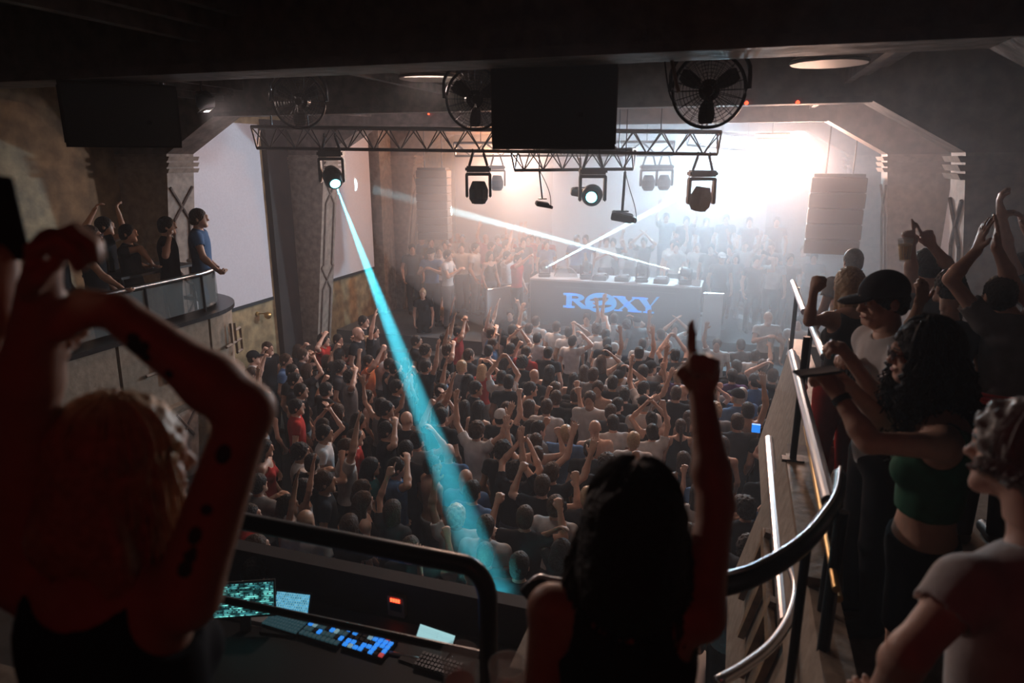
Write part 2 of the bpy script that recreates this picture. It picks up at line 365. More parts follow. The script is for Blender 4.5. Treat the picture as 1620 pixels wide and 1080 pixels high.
Zr = 3.85
top = [PZ(836, 938, Zr-.03), PZ(852, 924, Zr), PZ(880, 929, Zr), PZ(960, 935, Zr), PZ(1060, 932, Zr), PZ(1160, 916, Zr), PZ(1215, 893, Zr), PZ(1265, 860, Zr), PZ(1300, 822, Zr), PZ(1322, 785, Zr), PZ(1328, 748, Zr)]
path = [p-co for p in arc(top, 6)]
mk('handrail', lambda b: sweep(b, [p-Vector((0, 0, .015)) for p in path], .031, 10, sy=1.3), M_blackm, cr, True)
mk('silver_edge', lambda b: sweep(b, [p+Vector((0, 0, .028)) for p in path], .009, 6), M_steel, cr, True)
Zl = 3.04
low = [PZ(1135, 1078, Zl), PZ(1180, 1052, Zl), PZ(1222, 1018, Zl), PZ(1250, 975, Zl), PZ(1260, 930, Zl), PZ(1250, 893, Zl)]
mk('lower_rail', lambda b: sweep(b, [p-co for p in arc(low, 6)], .026, 10), M_steel, cr, True)
for i in (4, 24, 44, 58):
    if i < len(path): rod('post', path[i]-Vector((0, 0, .02)), (path[i].x, path[i].y, 0), .018, M_blackm, cr)
# FOH rail, black, thick, with a rounded corner
fr = empty('black_railing', (-1.8, 1.88, 2.8), label='thick black railing with rounded corner above the lighting desk', cat='railing')
fo = Vector((-1.8, 1.88, 2.8))
A = PY(372, 826, 1.88); A = Vector((A.x-1.1, 1.88, A.z+.02)); B = PY(735, 893, 1.88)
B = Vector((B.x, 1.88, B.z)); C_ = PY(772, 950, 1.88); D_ = Vector((C_.x+.005, 1.88, 2.8))
pth = [A, A.lerp(B, .5), B]
for i in range(1, 8):
    a = i/8*PI/2; pth.append(Vector((B.x+(C_.x-B.x)*math.sin(a), 1.88, B.z+(C_.z-B.z)*(1-math.cos(a)))))
pth += [C_, D_]
mk('handrail', lambda b: sweep(b, [p-fo for p in pth], .033, 12), M_blackm, fr, True)
mA, mB = PY(330, 943, 2.2), PY(772, 1038, 2.2)
rod('middle_rail', mA-fo, mB-fo, .018, M_blackm, fr)
rod('post', A-fo, (A.x-fo.x, 0, 0), .022, M_blackm, fr)
# ------------------------------------------------------------------ lighting desk
st('floor_riser_near', lambda b: boxlh(b, (XL+2.7, -2.5, 2.8), (-.35, 1.5, 2.95)), M_dark)
fl = empty('floor_lighting_box', kind='structure')
mk('deck', lambda b: boxlh(b, (-3.3, 1.95, 1.4), (-.9, 3.5, 1.5)), M_dark, fl)
mk('front_wall', lambda b: boxlh(b, (-3.2, 3.34, 1.4), (-.9, 3.42, 2.62)), M_dark, fl)
mk('side_wall', lambda b: boxlh(b, (-3.3, 1.95, 1.4), (-3.2, 3.42, 2.62)), M_dark, fl)
mk('side_wall', lambda b: boxlh(b, (-.95, 2.2, 1.4), (-.87, 3.34, 2.62)), M_conc, fl)
mk('ledge', lambda b: boxlh(b, (-3.3, 3.33, 2.62), (-.84, 3.44, 2.65)), M_dark, fl)
mk('ledge', lambda b: boxlh(b, (-3.3, 1.95, 2.62), (-3.15, 3.28, 2.67)), M_dark, fl)
DZ = 2.43
dk = empty('lighting_desk', (-2.03, 2.86, 1.5), label='black lighting desk with silver front edge behind the black railing', cat='desk')
do = Vector((-2.03, 2.86, 1.5))
mk('top', lambda b: boxlh(b, (-1.05, -.5, DZ-1.5-.04), (1.05, .4, DZ-1.5)), M_black, dk)
e0, e1 = PZ(318, 966, DZ+.01), PZ(735, 1058, DZ+.01)
rod('front_edge', e0-do, e1-do, .01, M_steel, dk)
for x in (-1.0, 1.0):
    for y in (-.45, .35): rod('leg', (x, y, 0), (x, y, DZ-1.54), .02, M_blackm, dk)
def screen_mat(name, kind):
    m = bpy.data.materials.new(name); m.use_nodes = True; nt = m.node_tree; b = nt.nodes['Principled BSDF']
    tc = nt.nodes.new('ShaderNodeTexCoord'); br = nt.nodes.new('ShaderNodeTexBrick'); br.inputs['Scale'].default_value = 1
    mp = nt.nodes.new('ShaderNodeMapping'); nt.links.new(tc.outputs['Generated'], mp.inputs[0]); nt.links.new(mp.outputs[0], br.inputs[0])
    nz = nt.nodes.new('ShaderNodeTexNoise'); nz.inputs['Scale'].default_value = 9; nt.links.new(mp.outputs[0], nz.inputs['Vector'])
    rp = nt.nodes.new('ShaderNodeValToRGB'); mx = nt.nodes.new('ShaderNodeMixRGB'); mx.blend_type = 'MULTIPLY'; mx.inputs[0].default_value = 1
    nt.links.new(nz.outputs['Fac'], rp.inputs[0]); e = rp.color_ramp.elements
    mp.inputs['Rotation'].default_value = (PI/2, 0, 0); mp.inputs['Scale'].default_value = (1, 1, 1)
    if kind == 'table':
        br.inputs['Color1'].default_value = (.25, .9, .8, 1); br.inputs['Color2'].default_value = (.03, .2, .22, 1); br.inputs['Mortar'].default_value = (.01, .03, .04, 1)
        br.inputs['Brick Width'].default_value = .26; br.inputs['Row Height'].default_value = .055; br.inputs['Mortar Size'].default_value = .014; br.squash = .3; br.squash_frequency = 3; br.offset = .37
        e[0].color = (.05, .09, .1, 1); e[1].color = (.9, 1, 1, 1); e[0].position = .46; e[1].position = .58; s = 1.5; nz.inputs['Scale'].default_value = 6
    elif kind == 'blue':
        br.inputs['Color1'].default_value = (.1, .5, .9, 1); br.inputs['Color2'].default_value = (.02, .2, .4, 1); br.inputs['Mortar'].default_value = (.3, .6, .65, 1)
        br.inputs['Brick Width'].default_value = .07; br.inputs['Row Height'].default_value = .12; br.inputs['Mortar Size'].default_value = .012
        e[0].color = (.25, .4, .4, 1); e[1].color = (1, 1, 1, 1); s = 1.1
    else:
        br.inputs['Color1'].default_value = (.45, .75, .78, 1); br.inputs['Color2'].default_value = (.42, .7, .74, 1); br.inputs['Mortar'].default_value = (.3, .5, .55, 1)
        br.inputs['Brick Width'].default_value = 1.1; br.inputs['Row Height'].default_value = .14; br.inputs['Mortar Size'].default_value = .006
        e[0].color = (.8, .9, .9, 1); e[1].color = (1, 1, 1, 1); s = .9
    nt.links.new(br.outputs['Color'], mx.inputs[1]); nt.links.new(rp.outputs[0], mx.inputs[2])
    b.inputs['Base Color'].default_value = (.01, .01, .01, 1); nt.links.new(mx.outputs[0], b.inputs['Emission Color']); b.inputs['Emission Strength'].default_value = s
    return m
MS1, MS2, MS3 = screen_mat('screen_table', 'table'), screen_mat('screen_blue', 'blue'), screen_mat('screen_pale', 'pale')
def quad_screen(name, corners, m, label, laptop=False):
    """corners TL, TR, BR, BL: a thin panel standing on the desk"""
    c = [Vector(q) for q in corners]; ctr = sum(c, Vector())/4
    w = ((c[1]-c[0]).length+(c[2]-c[3]).length)/2; h = ((c[0]-c[3]).length+(c[1]-c[2]).length)/2
    ax = ((c[1]-c[0])+(c[2]-c[3])).normalized(); up = ((c[0]-c[3])+(c[1]-c[2])).normalized(); up = (up-ax*up.dot(ax)).normalized(); nn = ax.cross(up)
    M = Matrix((ax, nn*-1, up)).transposed()
    t = empty(name, ctr, label=label, cat='laptop' if laptop else 'monitor'); t.rotation_euler = M.to_euler()
    mk('bezel', lambda b: boxlh(b, (-w/2-.01, .004, -h/2-.012), (w/2+.01, .02, h/2+.01)), M_black, t)
    mk('display', lambda b: boxlh(b, (-w/2, 0, -h/2), (w/2, .004, h/2)), m, t)
    return t, w, h
def Q4(TL, TR, BR, BL, z, lean=.05):
    b1, b2 = PZ(*BL, z), PZ(*BR, z); return [PY(*TL, b1.y+lean), PY(*TR, b2.y+lean), b2, b1]
def deck(t, c, dpt=.2):
    fwd = Vector((c[2].y-c[3].y, -(c[2].x-c[3].x), 0)).normalized(); Mi = t.rotation_euler.to_matrix().inverted()
    def f(b):
        q = [c[3], c[2], c[2]+fwd*dpt, c[3]+fwd*dpt]; lo = [b.verts.new(Mi @ (p-t.location-Vector((0, 0, .014)))) for p in q]; hi = [b.verts.new(Mi @ (p-t.location)) for p in q]
        b.faces.new(lo); b.faces.new(hi[::-1])
        for i in range(4): b.faces.new((lo[i], hi[i], hi[(i+1) % 4], lo[(i+1) % 4]))
        bmesh.ops.recalc_face_normals(b, faces=b.faces[:])
    mk('keyboard_deck', f, M_black, t)
t, w, h = quad_screen('monitor', Q4((333, 927), (431, 918), (434, 972), (341, 976), DZ+.1), MS1, 'wide lit monitor with green and blue tables, leftmost on the desk')
mk('stand', lambda b: boxlh(b, (-.03, .02, -h/2-.10), (.03, .04, 0)), M_black, t)
t, w, h = quad_screen('laptop', L1 := Q4((436, 935), (488, 941), (488, 972), (436, 966), DZ+.015), MS2, 'laptop with a bright blue control screen right of the monitor', True)
deck(t, L1)
t, w, h = quad_screen('laptop', L2 := Q4((662, 986), (717, 1005), (716, 1027), (661, 1008), DZ+.015), MS3, 'laptop with a pale document on screen, rightmost on the desk', True)
deck(t, L2)
# keyboards and controllers lying on the desk
def keyset(name, c, w, d, nx, ny, mk_, mb, label, cat, extra=None):
    t = empty(name, c, rz=R_(-4), label=label, cat=cat)
    mk('body', lambda b: boxlh(b, (-w/2, -d/2, 0), (w/2, d/2, .02)), mb, t)
    sw, sd = w/nx, d/ny
    o0_ = None
    for i in range(nx):
        for j in range(ny):
            if o0_ is None:
                o0_ = mk('key', lambda b: boxlh(b, (-sw*.36, -sd*.36, 0), (sw*.36, sd*.36, .01)), mk_[0], t); me = o0_.data; o = o0_
            else:
                o = bpy.data.objects.new('key', me); link(o, t)
            o.location = (-w/2+sw*(i+.5), -d/2+sd*(j+.5), .02)
            mm = mk_[(i*7+j*3+(i*j) % 5) % len(mk_)]
            if mm is not mk_[0]: o.material_slots[0].link = 'OBJECT'; o.material_slots[0].material = mm
    return t
K1 = mat('key_grey', (.12, .16, .18), .5, emit=(.1, .3, .36), es=.12); K2 = mat('key_blue', (.05, .3, .9), .4, emit=(.03, .3, 1), es=.8)
K3 = mat('key_red', (.7, .1, .1), .4, emit=(.9, .1, .1), es=.4); K4 = mat('key_white', (.6, .7, .7), .5, emit=(.4, .7, .8), es=.35)
keyset('keyboard', PZ(452, 989, DZ+.005), .26, .13, 12, 5, [K1], M_black, 'black keyboard with faint pale keys below the blue laptop', 'keyboard')
keyset('light_controller', PZ(516, 1003, DZ+.005), .28, .17, 9, 4, [K1, K4, M_black, K1, K1, M_black, K2], M_black, 'lighting controller with a blue lit strip, left of the blue-keyed one', 'controller')
keyset('light_controller', PZ(585, 1021, DZ+.005), .28, .17, 8, 5, [K2, M_black, K2, K2, K3, K2, M_black, K4, K2], M_black, 'lighting controller covered in bright blue keys', 'controller')
keyset('keyboard', PZ(694, 1056, DZ+.005), .26, .12, 12, 4, [M_blackm], M_black, 'unlit black keyboard at the right end of the desk', 'keyboard')
t = empty('desk_intercom', PZ(627, 975, DZ), label='small grey intercom box with glowing red digits', cat='intercom')
mk('body', lambda b: boxlh(b, (-.057, 0, 0), (.057, .04, .14)), M_conc, t); mk('face', lambda b: boxlh(b, (-.04, -.004, .04), (.04, 0, .095)), M_black, t)
for i in range(4): mk('digit', lambda b: boxlh(b, (-.034+.017*i, -.005, .104), (-.021+.017*i, -.001, .127)), M_red, t)
t = empty('paper_sheet', PZ(418, 984, DZ), rz=.1, label='pale blue lit paper lying on the desk under the monitor', cat='paper'); mk('sheet', lambda b: boxlh(b, (-.13, -.05, 0), (.13, .05, .003)), M_white, t)
# drinks on a small shelf by the rail
sh = mk('drink_shelf', lambda b: boxlh(b, (0, -.12, -.03), (.36, .1, 0)), M_black); sh.location = (-.52, 1.42, 3.84)
tag(sh, 'narrow black shelf holding plastic cups at the bottom edge', 'shelf')
for k_ in (.02, .34): rod('bracket', (k_, 0, -.03), (k_, 0, -1.04), .015, M_blackm, sh)
for px, wh_ in ((727, 'left of the railing post, with red glints'), (803, 'beside the standing woman, right of the railing post')):
    r = ray(px, 1050); c = CAM + r*(1.36/r.y); c.z = 3.84
    t = empty('plastic_cup', c, label='clear plastic cup ' + wh_, cat='cup', group='clear cups on the shelf')
    def cup(b):
        rr0 = [(.034, 0), (.036, .005), (.048, .15), (.046, .15), (.034, .012), (0.0001, .012)]
        n = 20; rings = [[b.verts.new((math.cos(2*PI*k/n)*r_, math.sin(2*PI*k/n)*r_, z)) for k in range(n)] for r_, z in rr0]
        for A_, B_ in zip(rings, rings[1:]):
            for k in range(n): b.faces.new((A_[k], A_[(k+1) % n], B_[(k+1) % n], B_[k]))
        b.faces.new(rings[0][::-1])
    mk('cup_wall', cup, M_glass, t, True)
    mk('drink', lambda b: cyl(b, (0, 0, .014), (0, 0, .065), .033, .037, 16), mat('dark_drink', (.25, .04, .03), .1), t)
# ------------------------------------------------------------------ trusses
def truss(name, a, b, w, h, nb, label, m=M_alu, r=.022, group=None, shape='tri'):
    a, b = Vector(a), Vector(b); t = empty(name, a, label=label, cat='truss', group=group)
    d = (b-a).normalized(); L = (b-a).length; s = d.cross(Vector((0, 0, 1))).normalized(); u = s.cross(d)
    ch = [u*0 - s*w/2, u*0 + s*w/2, -u*h] if shape == 'tri' else [s*w/2, -s*w/2, s*w/2-u*h, -s*w/2-u*h]
    for c in ch: rod('chord', c, c+d*L, r, m, t, 12)
    prs = [(0, 2), (1, 2)] if shape == 'tri' else [(0, 2), (1, 3)]
    for k in range(nb):
        t0, t1 = L*k/nb, L*(k+1)/nb
        for i, j in prs:
            (p, q) = (ch[i], ch[j]) if k % 2 == 0 else (ch[j], ch[i])
            rod('brace', p+d*t0, q+d*t1, r*.42, m, t, 6)
        if k % 2 == 0: rod('brace', ch[0]+d*t0, ch[1]+d*t1, r*.42, m, t, 6)
    for f_ in (.12, .88): rod('hanger', d*L*f_, d*L*f_+Vector((0, 0, ZC-(a+d*L*f_).z)), .008, M_blackm, t, 6)
    for e in (0, L):
        for i in range(len(ch)): rod('end_tube', ch[i]+d*e, ch[(i+1) % len(ch)]+d*e, r*.6, m, t, 6)
    return t
TA, TB = P(404, 201, 9.2), P(1138, 209, 8.7)
truss('lighting_truss', TA, TB, .26, .27, 34, 'long main lighting truss spanning the hall behind the hanging speaker')
def TP(px, A=None, B=None):
    lo, hi = 0.0, 1.0; A = A or TA; B = B or TB
    for _ in range(30):
        m = (lo+hi)/2; v = A.lerp(B, m)-CAM; x = 810+FPX*v.dot(RT)/v.dot(FW)
        if x < px: lo = m
        else: hi = m
    return A.lerp(B, lo)
for px, py in ((430, 180), (745, 190), (1110, 190)):
    q = TP(px); rod('truss_hanger', q, (q.x, q.y, 5.8), .012, M_blackm)
    o = COL.objects[-1]; tag(o, {430: 'thin black hanger above the left truss end', 745: 'thin black hanger above the truss beside the speaker', 1110: 'thin black hanger above the right truss end'}[px], 'hanger', 'truss hangers')
truss('lighting_truss', P(814, 240, 9.9), P(1003, 236, 9.3), .3, .26, 12, 'short truss section hanging below the middle of the main truss')
truss('lighting_truss', P(1090, 205, 14), P(1196, 216, 14.4), .3, .3, 6, 'far hazy truss near the warm strip lights')
RA, RB = P(720, 226, 13.6), P(1066, 224, 13.2)
truss('lighting_truss', RA, RB, .3, .25, 14, 'hazy rear truss carrying two moving heads')
# ------------------------------------------------------------------ moving heads
def moving_head(loc, aim, label, size=1.0, lens=None, group='hanging moving heads', up=False, rz=None, m=M_black, name='moving_head_light'):
    t = empty(name, loc, rz=(YAW if rz is None else rz), label=label, cat='stage light', group=group)
    sg = 1 if up else -1
    def sc(v): return (v[0]*size, v[1]*size, v[2]*size*sg*-1*-1)
    s = size
    def base(b): box(b, (0, 0, sg*.04*s), (.34*s, .2*s, .08*s)); bevel(b, .02*s)
    mk('base', base, m, t)
    for x in (-.12, .12):
        if not up: 
            rod('clamp', (x*s, 0, 0), (x*s*.6, 0, .16*s), .018*s, m, t)
            mk('clamp_hook', lambda b: sweep(b, [(x*s*.6, math.cos(a)*.03*s, .18*s+math.sin(a)*.03*s) for a in [i*PI/6 for i in range(-3, 8)]], .011*s, 6), m, t)
    def yoke(b):
        for x in (-.155, .155):
            vs = box(b, (x*s, 0, sg*.255*s), (.035*s, .12*s, .31*s))
        box(b, (0, 0, sg*.105*s), (.34*s, .12*s, .04*s)); bevel(b, .012*s)
    mk('yoke', yoke, m, t)
    cz = Vector((0, 0, sg*.33*s))
    d = Vector(aim); d.normalize(); M = Matrix.Rotation(-t.rotation_euler.z, 3, 'Z'); d = M @ d
    def head(b):
        cyl(b, cz-d*.13*s, cz-d*.02*s, .085*s, .13*s, 20); cyl(b, cz-d*.02*s, cz+d*.1*s, .13*s, .125*s, 20); cyl(b, cz+d*.1*s, cz+d*.16*s, .125*s, .085*s, 20)
        bmesh.ops.remove_doubles(b, verts=b.verts, dist=.001)
    h = mk('lamp_head', head, m, t, False)
    mk('lens', lambda b: cyl(b, cz+d*.155*s, cz+d*.168*s, .07*s, .062*s, 24), lens or M_lens0, h)
    mk('lens_ring', lambda b: cyl(b, cz+d*.13*s, cz+d*.16*s, .095*s, .09*s, 24), m, h)
    return t
dn = Vector((0, -.35, -1))
LA = (BEAM_A_T-BEAM_A).normalized(); moving_head(BEAM_A-LA*.18+Vector((0, 0, .33)), LA, 'moving head with lit teal lens throwing the long teal beam, leftmost on the truss', 1, M_lens)
moving_head(TP(756)-Vector((0, 0, .46)), (.02, -.1, -1), 'unlit black moving head hanging left of the big hanging speaker', 1)
moving_head(TP(940)-Vector((0, 0, .46)), P(929, 296, 8.0)-P(940, 270, 9.1), 'black moving head with small teal lens turned sideways, under the truss middle', 1.05, M_lens)
moving_head(TP(1116)-Vector((0, 0, .47)), (-.15, -.05, -1), 'unlit black moving head, rightmost on the main truss below the big fan', 1.05)
moving_head(TP(786, RA, RB)-Vector((0, 0, .43)), (.02, -.1, -1), 'hazy distant moving head just right of the nearer left one', 1)
moving_head(TP(1029, RA, RB)-Vector((0, 0, .43)), (.02, -.1, -1), 'hazy distant moving head between two projectors and the right truss end', 1)
moving_head(TP(1052, RA, RB)-Vector((0, -.25, .43)), (.02, -.1, -1), 'faintest distant moving head, half hidden behind another', 1)
kh = moving_head((KEY.x-.1, KEY.y+.3, KEY.z+.35), (.0, -.4, -.6), 'bright white stage light glaring through the haze at upper right', 1.1, M_lensw)
for x_ in (-.12, .12): rod('drop_rod', (x_, 0, 0), (x_, 0, ZC-KEY.z-.35), .012, M_black, kh)
# bracket lamp on the ceiling at the left
t = empty('small_spotlight', P(320, 155, 7.0), rz=.3, label='small dark spotlight under the beam right of the left black speaker', cat='stage light')
mk('body', lambda b: cyl(b, (0, 0, 0), (.1, -.16, -.06), .07, .09, 16), M_blackm, t); rod('bracket', (0, 0, .02), (0, 0, ZC-t.location.z), .012, M_black, t)
for z_, a_ in ((-.13, .5), (.02, -.5)): mk('barn_door', lambda b: box(b, (.12, -.2, z_), (.16, .1, .006), Euler((a_, 0, -.5))), M_blackm, t)
# ------------------------------------------------------------------ projectors hung on poles
def projector(top, c, rz, label, s=1, cable=True, m=M_blackm):
    c = Vector(c); top = Vector(top); t = empty('projector', c, rz=rz, label=label, cat='projector')
    def body(b): box(b, (0, 0, 0), (.34*s, .24*s, .12*s), Euler((.12, .18, 0))); bevel(b, .012)
    mk('body', body, m, t); mk('lens_barrel', lambda b: cyl(b, (.15*s, -.06, -.03), (.21*s, -.1, -.04), .045*s, .04*s, 14), M_lens0, t)
    Mi = Matrix.Rotation(-rz, 3, 'Z'); tp = Mi @ (top-c)
    rod('pole', (0, 0, .07), tp, .022*s, m, t); rod('drop_rod', tp, tp+Vector((0, 0, ZC-top.z)), .007, m, t)
    mk('mount_plate', lambda b: box(b, (0, 0, .075), (.2*s, .14*s, .015)), m, t)
    if cable: mk('cable', lambda b: sweep(b, arc([tp, tp*.6+Vector((.08, 0, .0)), Vector((.2*s, 0, .12)), Vector((.22*s, 0, -.04)), Vector((.16*s, 0, -.03))], 5), .006, 5), M_black, t)
    return t
projector(P(853, 268, 9.6), P(858, 323, 9.6), YAW+.2, 'small projector on a crooked pole, left of the lit moving head', .55)
projector(P(918, 250, 9.8), P(918, 305, 9.8), YAW, 'projector on a short straight pole behind the sideways moving head', .8, False)
projector(P(989, 272, 9.2), P(984, 343, 9.2), YAW-.15, 'projector with teal-lit underside on a long pole with looping cable', .85)
# ------------------------------------------------------------------ fans
def fan(loc, aim, R, label):
    q = Vector(aim).to_track_quat('Y', 'Z'); t = empty('cage_fan', loc, label=label, cat='fan', group='caged ceiling fans'); t.rotation_mode = 'QUATERNION'; t.rotation_quaternion = q
    C2 = lambda r, y, n=40: [(math.cos(2*PI*i/n)*r, y, math.sin(2*PI*i/n)*r) for i in range(n)]
    mk('rim', lambda b: sweep(b, C2(R, 0), .010, 6, True), M_blackm, t)
    def wires(b):
        for y, sg in ((-.075, -1), (.075, 1)):
            for k in range(1, 11):
                r = R*k/10.5; sweep(b, C2(r, y*(1-(k/10.5)**4)), .0014, 4, True)
            for k in range(24):
                a = 2*PI*k/24; sweep(b, [(math.cos(a)*r, y*(1-(r/R)**4), math.sin(a)*r) for r in (R*.12, R*.4, R*.7, R*.9, R)], .0022, 4)
    tag(mk('cage_wires', wires, M_blackm, t), kind='stuff')
    mk('hub', lambda b: cyl(b, (0, -.05, 0), (0, .03, 0), R*.15, R*.15, 20), M_blackm, t)
    for k in range(3):
        a0 = k*2*PI/3+.5
        def blade(b):
            V = []
            for i in range(7):
                r = R*(.13+.77*i/6); wd = R*(.13+.26*math.sin(min(1, i/4.5)*PI/2))*(1 if i < 6 else .7)
                for sgn in (-1, 1):
                    a = a0+sgn*wd/r*.55*(1 if i > 1 else .6)
                    for th in (0, .006): V.append(b.verts.new((math.cos(a)*r, -.02+sgn*.025+th, math.sin(a)*r)))
            for i in range(6):
                o = i*4; n = o+4
                b.faces.new((V[o], V[o+2], V[n+2], V[n])); b.faces.new((V[o+1], V[n+1], V[n+3], V[o+3])); b.faces.new((V[o], V[n], V[n+1], V[o+1])); b.faces.new((V[o+2], V[o+3], V[n+3], V[n+2]))
            b.faces.new((V[0], V[1], V[3], V[2])); b.faces.new((V[24], V[26], V[27], V[25]))
        mk('blade', blade, M_black, t)
    mk('motor', lambda b: cyl(b, (0, .03, 0), (0, .2, 0), R*.3, R*.24, 20), M_blackm, t)
    mk('yoke', lambda b: sweep(b, arc([(-R*1.08, 0, 0), (-R*1.0, .02, R*.7), (-R*.4, .04, R*1.25), (R*.4, .04, R*1.25), (R*1.0, .02, R*.7), (R*1.08, 0, 0)], 5), .014, 6), M_blackm, t)
    return t
fc = -FW*1.0
fan(P(1121, 143, 4.5), (.1, 1.0, .12), .235, 'big caged fan right of the hanging speaker')
fan(P(473, 160, 6.2), (-.35, 1, .1), .235, 'dark caged fan above the left truss end')
fan(P(752, 157, 5.6), (-.6, 1, .1), .24, 'caged fan half hidden behind the hanging speaker')
for px, py, d, x in ((1121, 143, 4.5, 0), (473, 160, 6.2, 1), (752, 157, 5.6, 2)):
    c = P(px, py, d); o = rod('fan_hanger', (c.x, c.y+.03, c.z+.26), (c.x, c.y+.03, ZC), .016, M_blackm)
    tag(o, ['black rod holding the big right fan', 'black rod holding the left fan', 'black rod holding the fan behind the speaker'][x], 'hanger', 'fan hangers')
t = empty('hanging_cable', P(1056, 60, 3.9), label='pale looping cable hanging from the ceiling beam to the big fan', cat='cable')
pts = [P(x, y, 4.1) for x, y in ((1052, -60), (1054, 0), (1056, 50), (1062, 90), (1070, 132), (1074, 146))]
mk('sheath', lambda b: sweep(b, [p-t.location for p in arc(pts, 6)], .011, 8), M_conc, t)
pts = [P(x, y, 4.15) for x, y in ((1047, -60), (1049, 20), (1052, 100), (1060, 150), (1070, 166))]
mk('thin_wire', lambda b: sweep(b, [p-t.location for p in arc(pts, 6)], .005, 6), M_black, t)
# ------------------------------------------------------------------ hanging speakers
M_grille = mat('speaker_grille', (.014, .014, .016), .7, bump=.6, nscale=300)
M_ply = mat('speaker_side', (.06, .035, .02), .5, noise=.3, nscale=12)
def speaker(loc, rz, w, h, d, label, tilt=0, side=M_ply, grp=None):
    t = empty('hanging_speaker', loc, label=label, cat='speaker', group=grp, rot=(tilt, 0, rz))
    def cab(b):
        prism(b, [(-w/2, -d/2), (w/2, -d/2), (w*.42, d/2), (-w*.42, d/2)], -h/2, h/2, 'z')
    mk('cabinet', cab, M_black, t)
    mk('rear_panel', lambda b: boxlh(b, (-w/2+.015, -d/2-.008, -h/2+.015), (w/2-.015, -d/2, h/2-.015)), M_grille, t)
    for sx in (1, -1):
        p = mk('side_panel', lambda b: prism(b, [(sx*(w/2-.004), -d/2+.02), (sx*(w/2+.006), -d/2+.02), (sx*(w*.42+.008), d/2-.02), (sx*(w*.42-.004), d/2-.02)], -h/2+.03, h/2-.03, 'z'), side, t)
        for z in (-.1, .1): mk('handle_hole', lambda b: box(b, (sx*w*.468, -.02, z*h/.5), (.02, .12, .07*h/.5), Euler((0, 0, sx*.15))), M_black, p)
    mk('badge', lambda b: boxlh(b, (w*.2, -d/2-.011, -h*.12), (w*.2+.035, -d/2-.008, -h*.12+.03)), M_blackm, t)
    mk('flight_bar', lambda b: boxlh(b, (-w*.45, -.02, h/2+.1), (w*.45, .02, h/2+.13)), M_blackm, t)
    for x in (-w*.42, -w*.1, w*.12, w*.42): rod('hanging_bracket', (x, 0, h/2-.01), (x, 0, h/2+.28), .016, M_blackm, t)
    return t
sp = P(868, 166, 4.55)
speaker(sp+Vector((0, .2, 0)), R_(10), .82, .535, .5, 'big black speaker hanging in the middle of the picture under the ceiling beam', R_(4))
mk_ = mk
sl = P(140, 178, 5.2)
speaker(sl+Vector((.08, .2, 0)), R_(52), .78, .46, .5, 'dark speaker hanging at the upper left above the left balcony', R_(6), M_blackm)
# hung line arrays beside the stage
M_arr = mat('array_cabinet', (.10, .075, .06), .6)
def line_array(loc, w, h, n, label, curve=.02, rz=0):
    t = empty('line_array_speaker', loc, rz=rz, label=label, cat='speaker', group='stage line arrays')
    for i in range(n):
        z = h/2-h*(i+.5)/n
        def c(b): box(b, (0, curve*((i/n*2-1)**2), z), (w*(1 if i % 2 else .985), .45, h/n*.93)); bevel(b, .012, 1)
        mk('cabinet', c, M_arr, t)
    mk('rigging_frame', lambda b: boxlh(b, (-w*.45, -.2, h/2), (w*.45, .2, h/2+.05)), M_blackm, t)
    for x in (-.2, .2): rod('chain', (x, 0, h/2+.05), (x, 0, ZC-loc[2]), .012, M_blackm, t)
    return t
line_array(PY(687, 324, 14.6), .72, 1.55, 9, 'hazy brown line array hanging left of the stage', rz=R_(10))
line_array(PY(1320, 341, 12.6), .84, 1.25, 5, 'hazy pinkish line array hanging right of the stage', rz=R_(-4))
# strip lights
for i, (px, py, d, w, nm) in enumerate(((1222, 215, 13.0, .62, 'glowing warm strip light above the right side of the stage'), (1214, 192, 14.5, .8, 'thin row of warm bulbs above the glowing strip light'))):
    t = empty('strip_light', P(px, py, d), label=nm, cat='stage light'); n = 12
    mk('housing', lambda b: boxlh(b, (-w/2, .01, -.05), (w/2, .06, .06)), M_blackm, t)
    for k in range(n):
        mk('bulb', lambda b: sph(b, (-w/2+w*(k+.5)/n, -.0, 0), (.03 if i == 0 else .014), 8), M_warm, t)
    rod('bracket', (0, .03, .06), (0, .03, ZC-t.location.z), .012, M_blackm, t)
for i, (px, py, nm) in enumerate(((1181, 163, 'left of the far ceiling disc'), (1262, 162, 'on the edge of the far ceiling disc'), (678, 180, 'on the beam above the truss left of the speaker'))):
    o = mk('indicator_lamp', lambda b: sph(b, (0, 0, 0), .02, 8), M_red); o.location = PY(px, py, 8.05 if i < 2 else 12.05); tag(o, 'tiny red indicator lamp ' + nm, 'lamp', 'red indicator lamps')
# ------------------------------------------------------------------ DJ booth
BX0, BX1, BYf, BT = -4.59, -.66, 15.6, 2.41
bt = empty('dj_booth', ((BX0+BX1)/2, BYf, 1.3), label='wide grey booth on stage with a blue lettered front', cat='booth')
bw = BX1-BX0; bh = BT-1.3
mk('front_panel', lambda b: boxlh(b, (-bw/2, -.0, -.35), (bw/2, .05, bh-.03)), M_booth, bt)
mk('side_panel', lambda b: boxlh(b, (-bw/2, .05, 0), (-bw/2+.05, .9, bh-.03)), M_booth, bt)
mk('side_panel', lambda b: boxlh(b, (bw/2-.05, .05, 0), (bw/2, .9, bh-.03)), M_booth, bt)
mk('table_top', lambda b: boxlh(b, (-bw/2-.02, -.03, bh-.03), (bw/2+.02, .95, bh+.01)), M_grey, bt)
sgn = mk('sign_backing', lambda b: boxlh(b, (-1.4, -.01, .2), (1.45, .0, .95)), M_booth, bt)
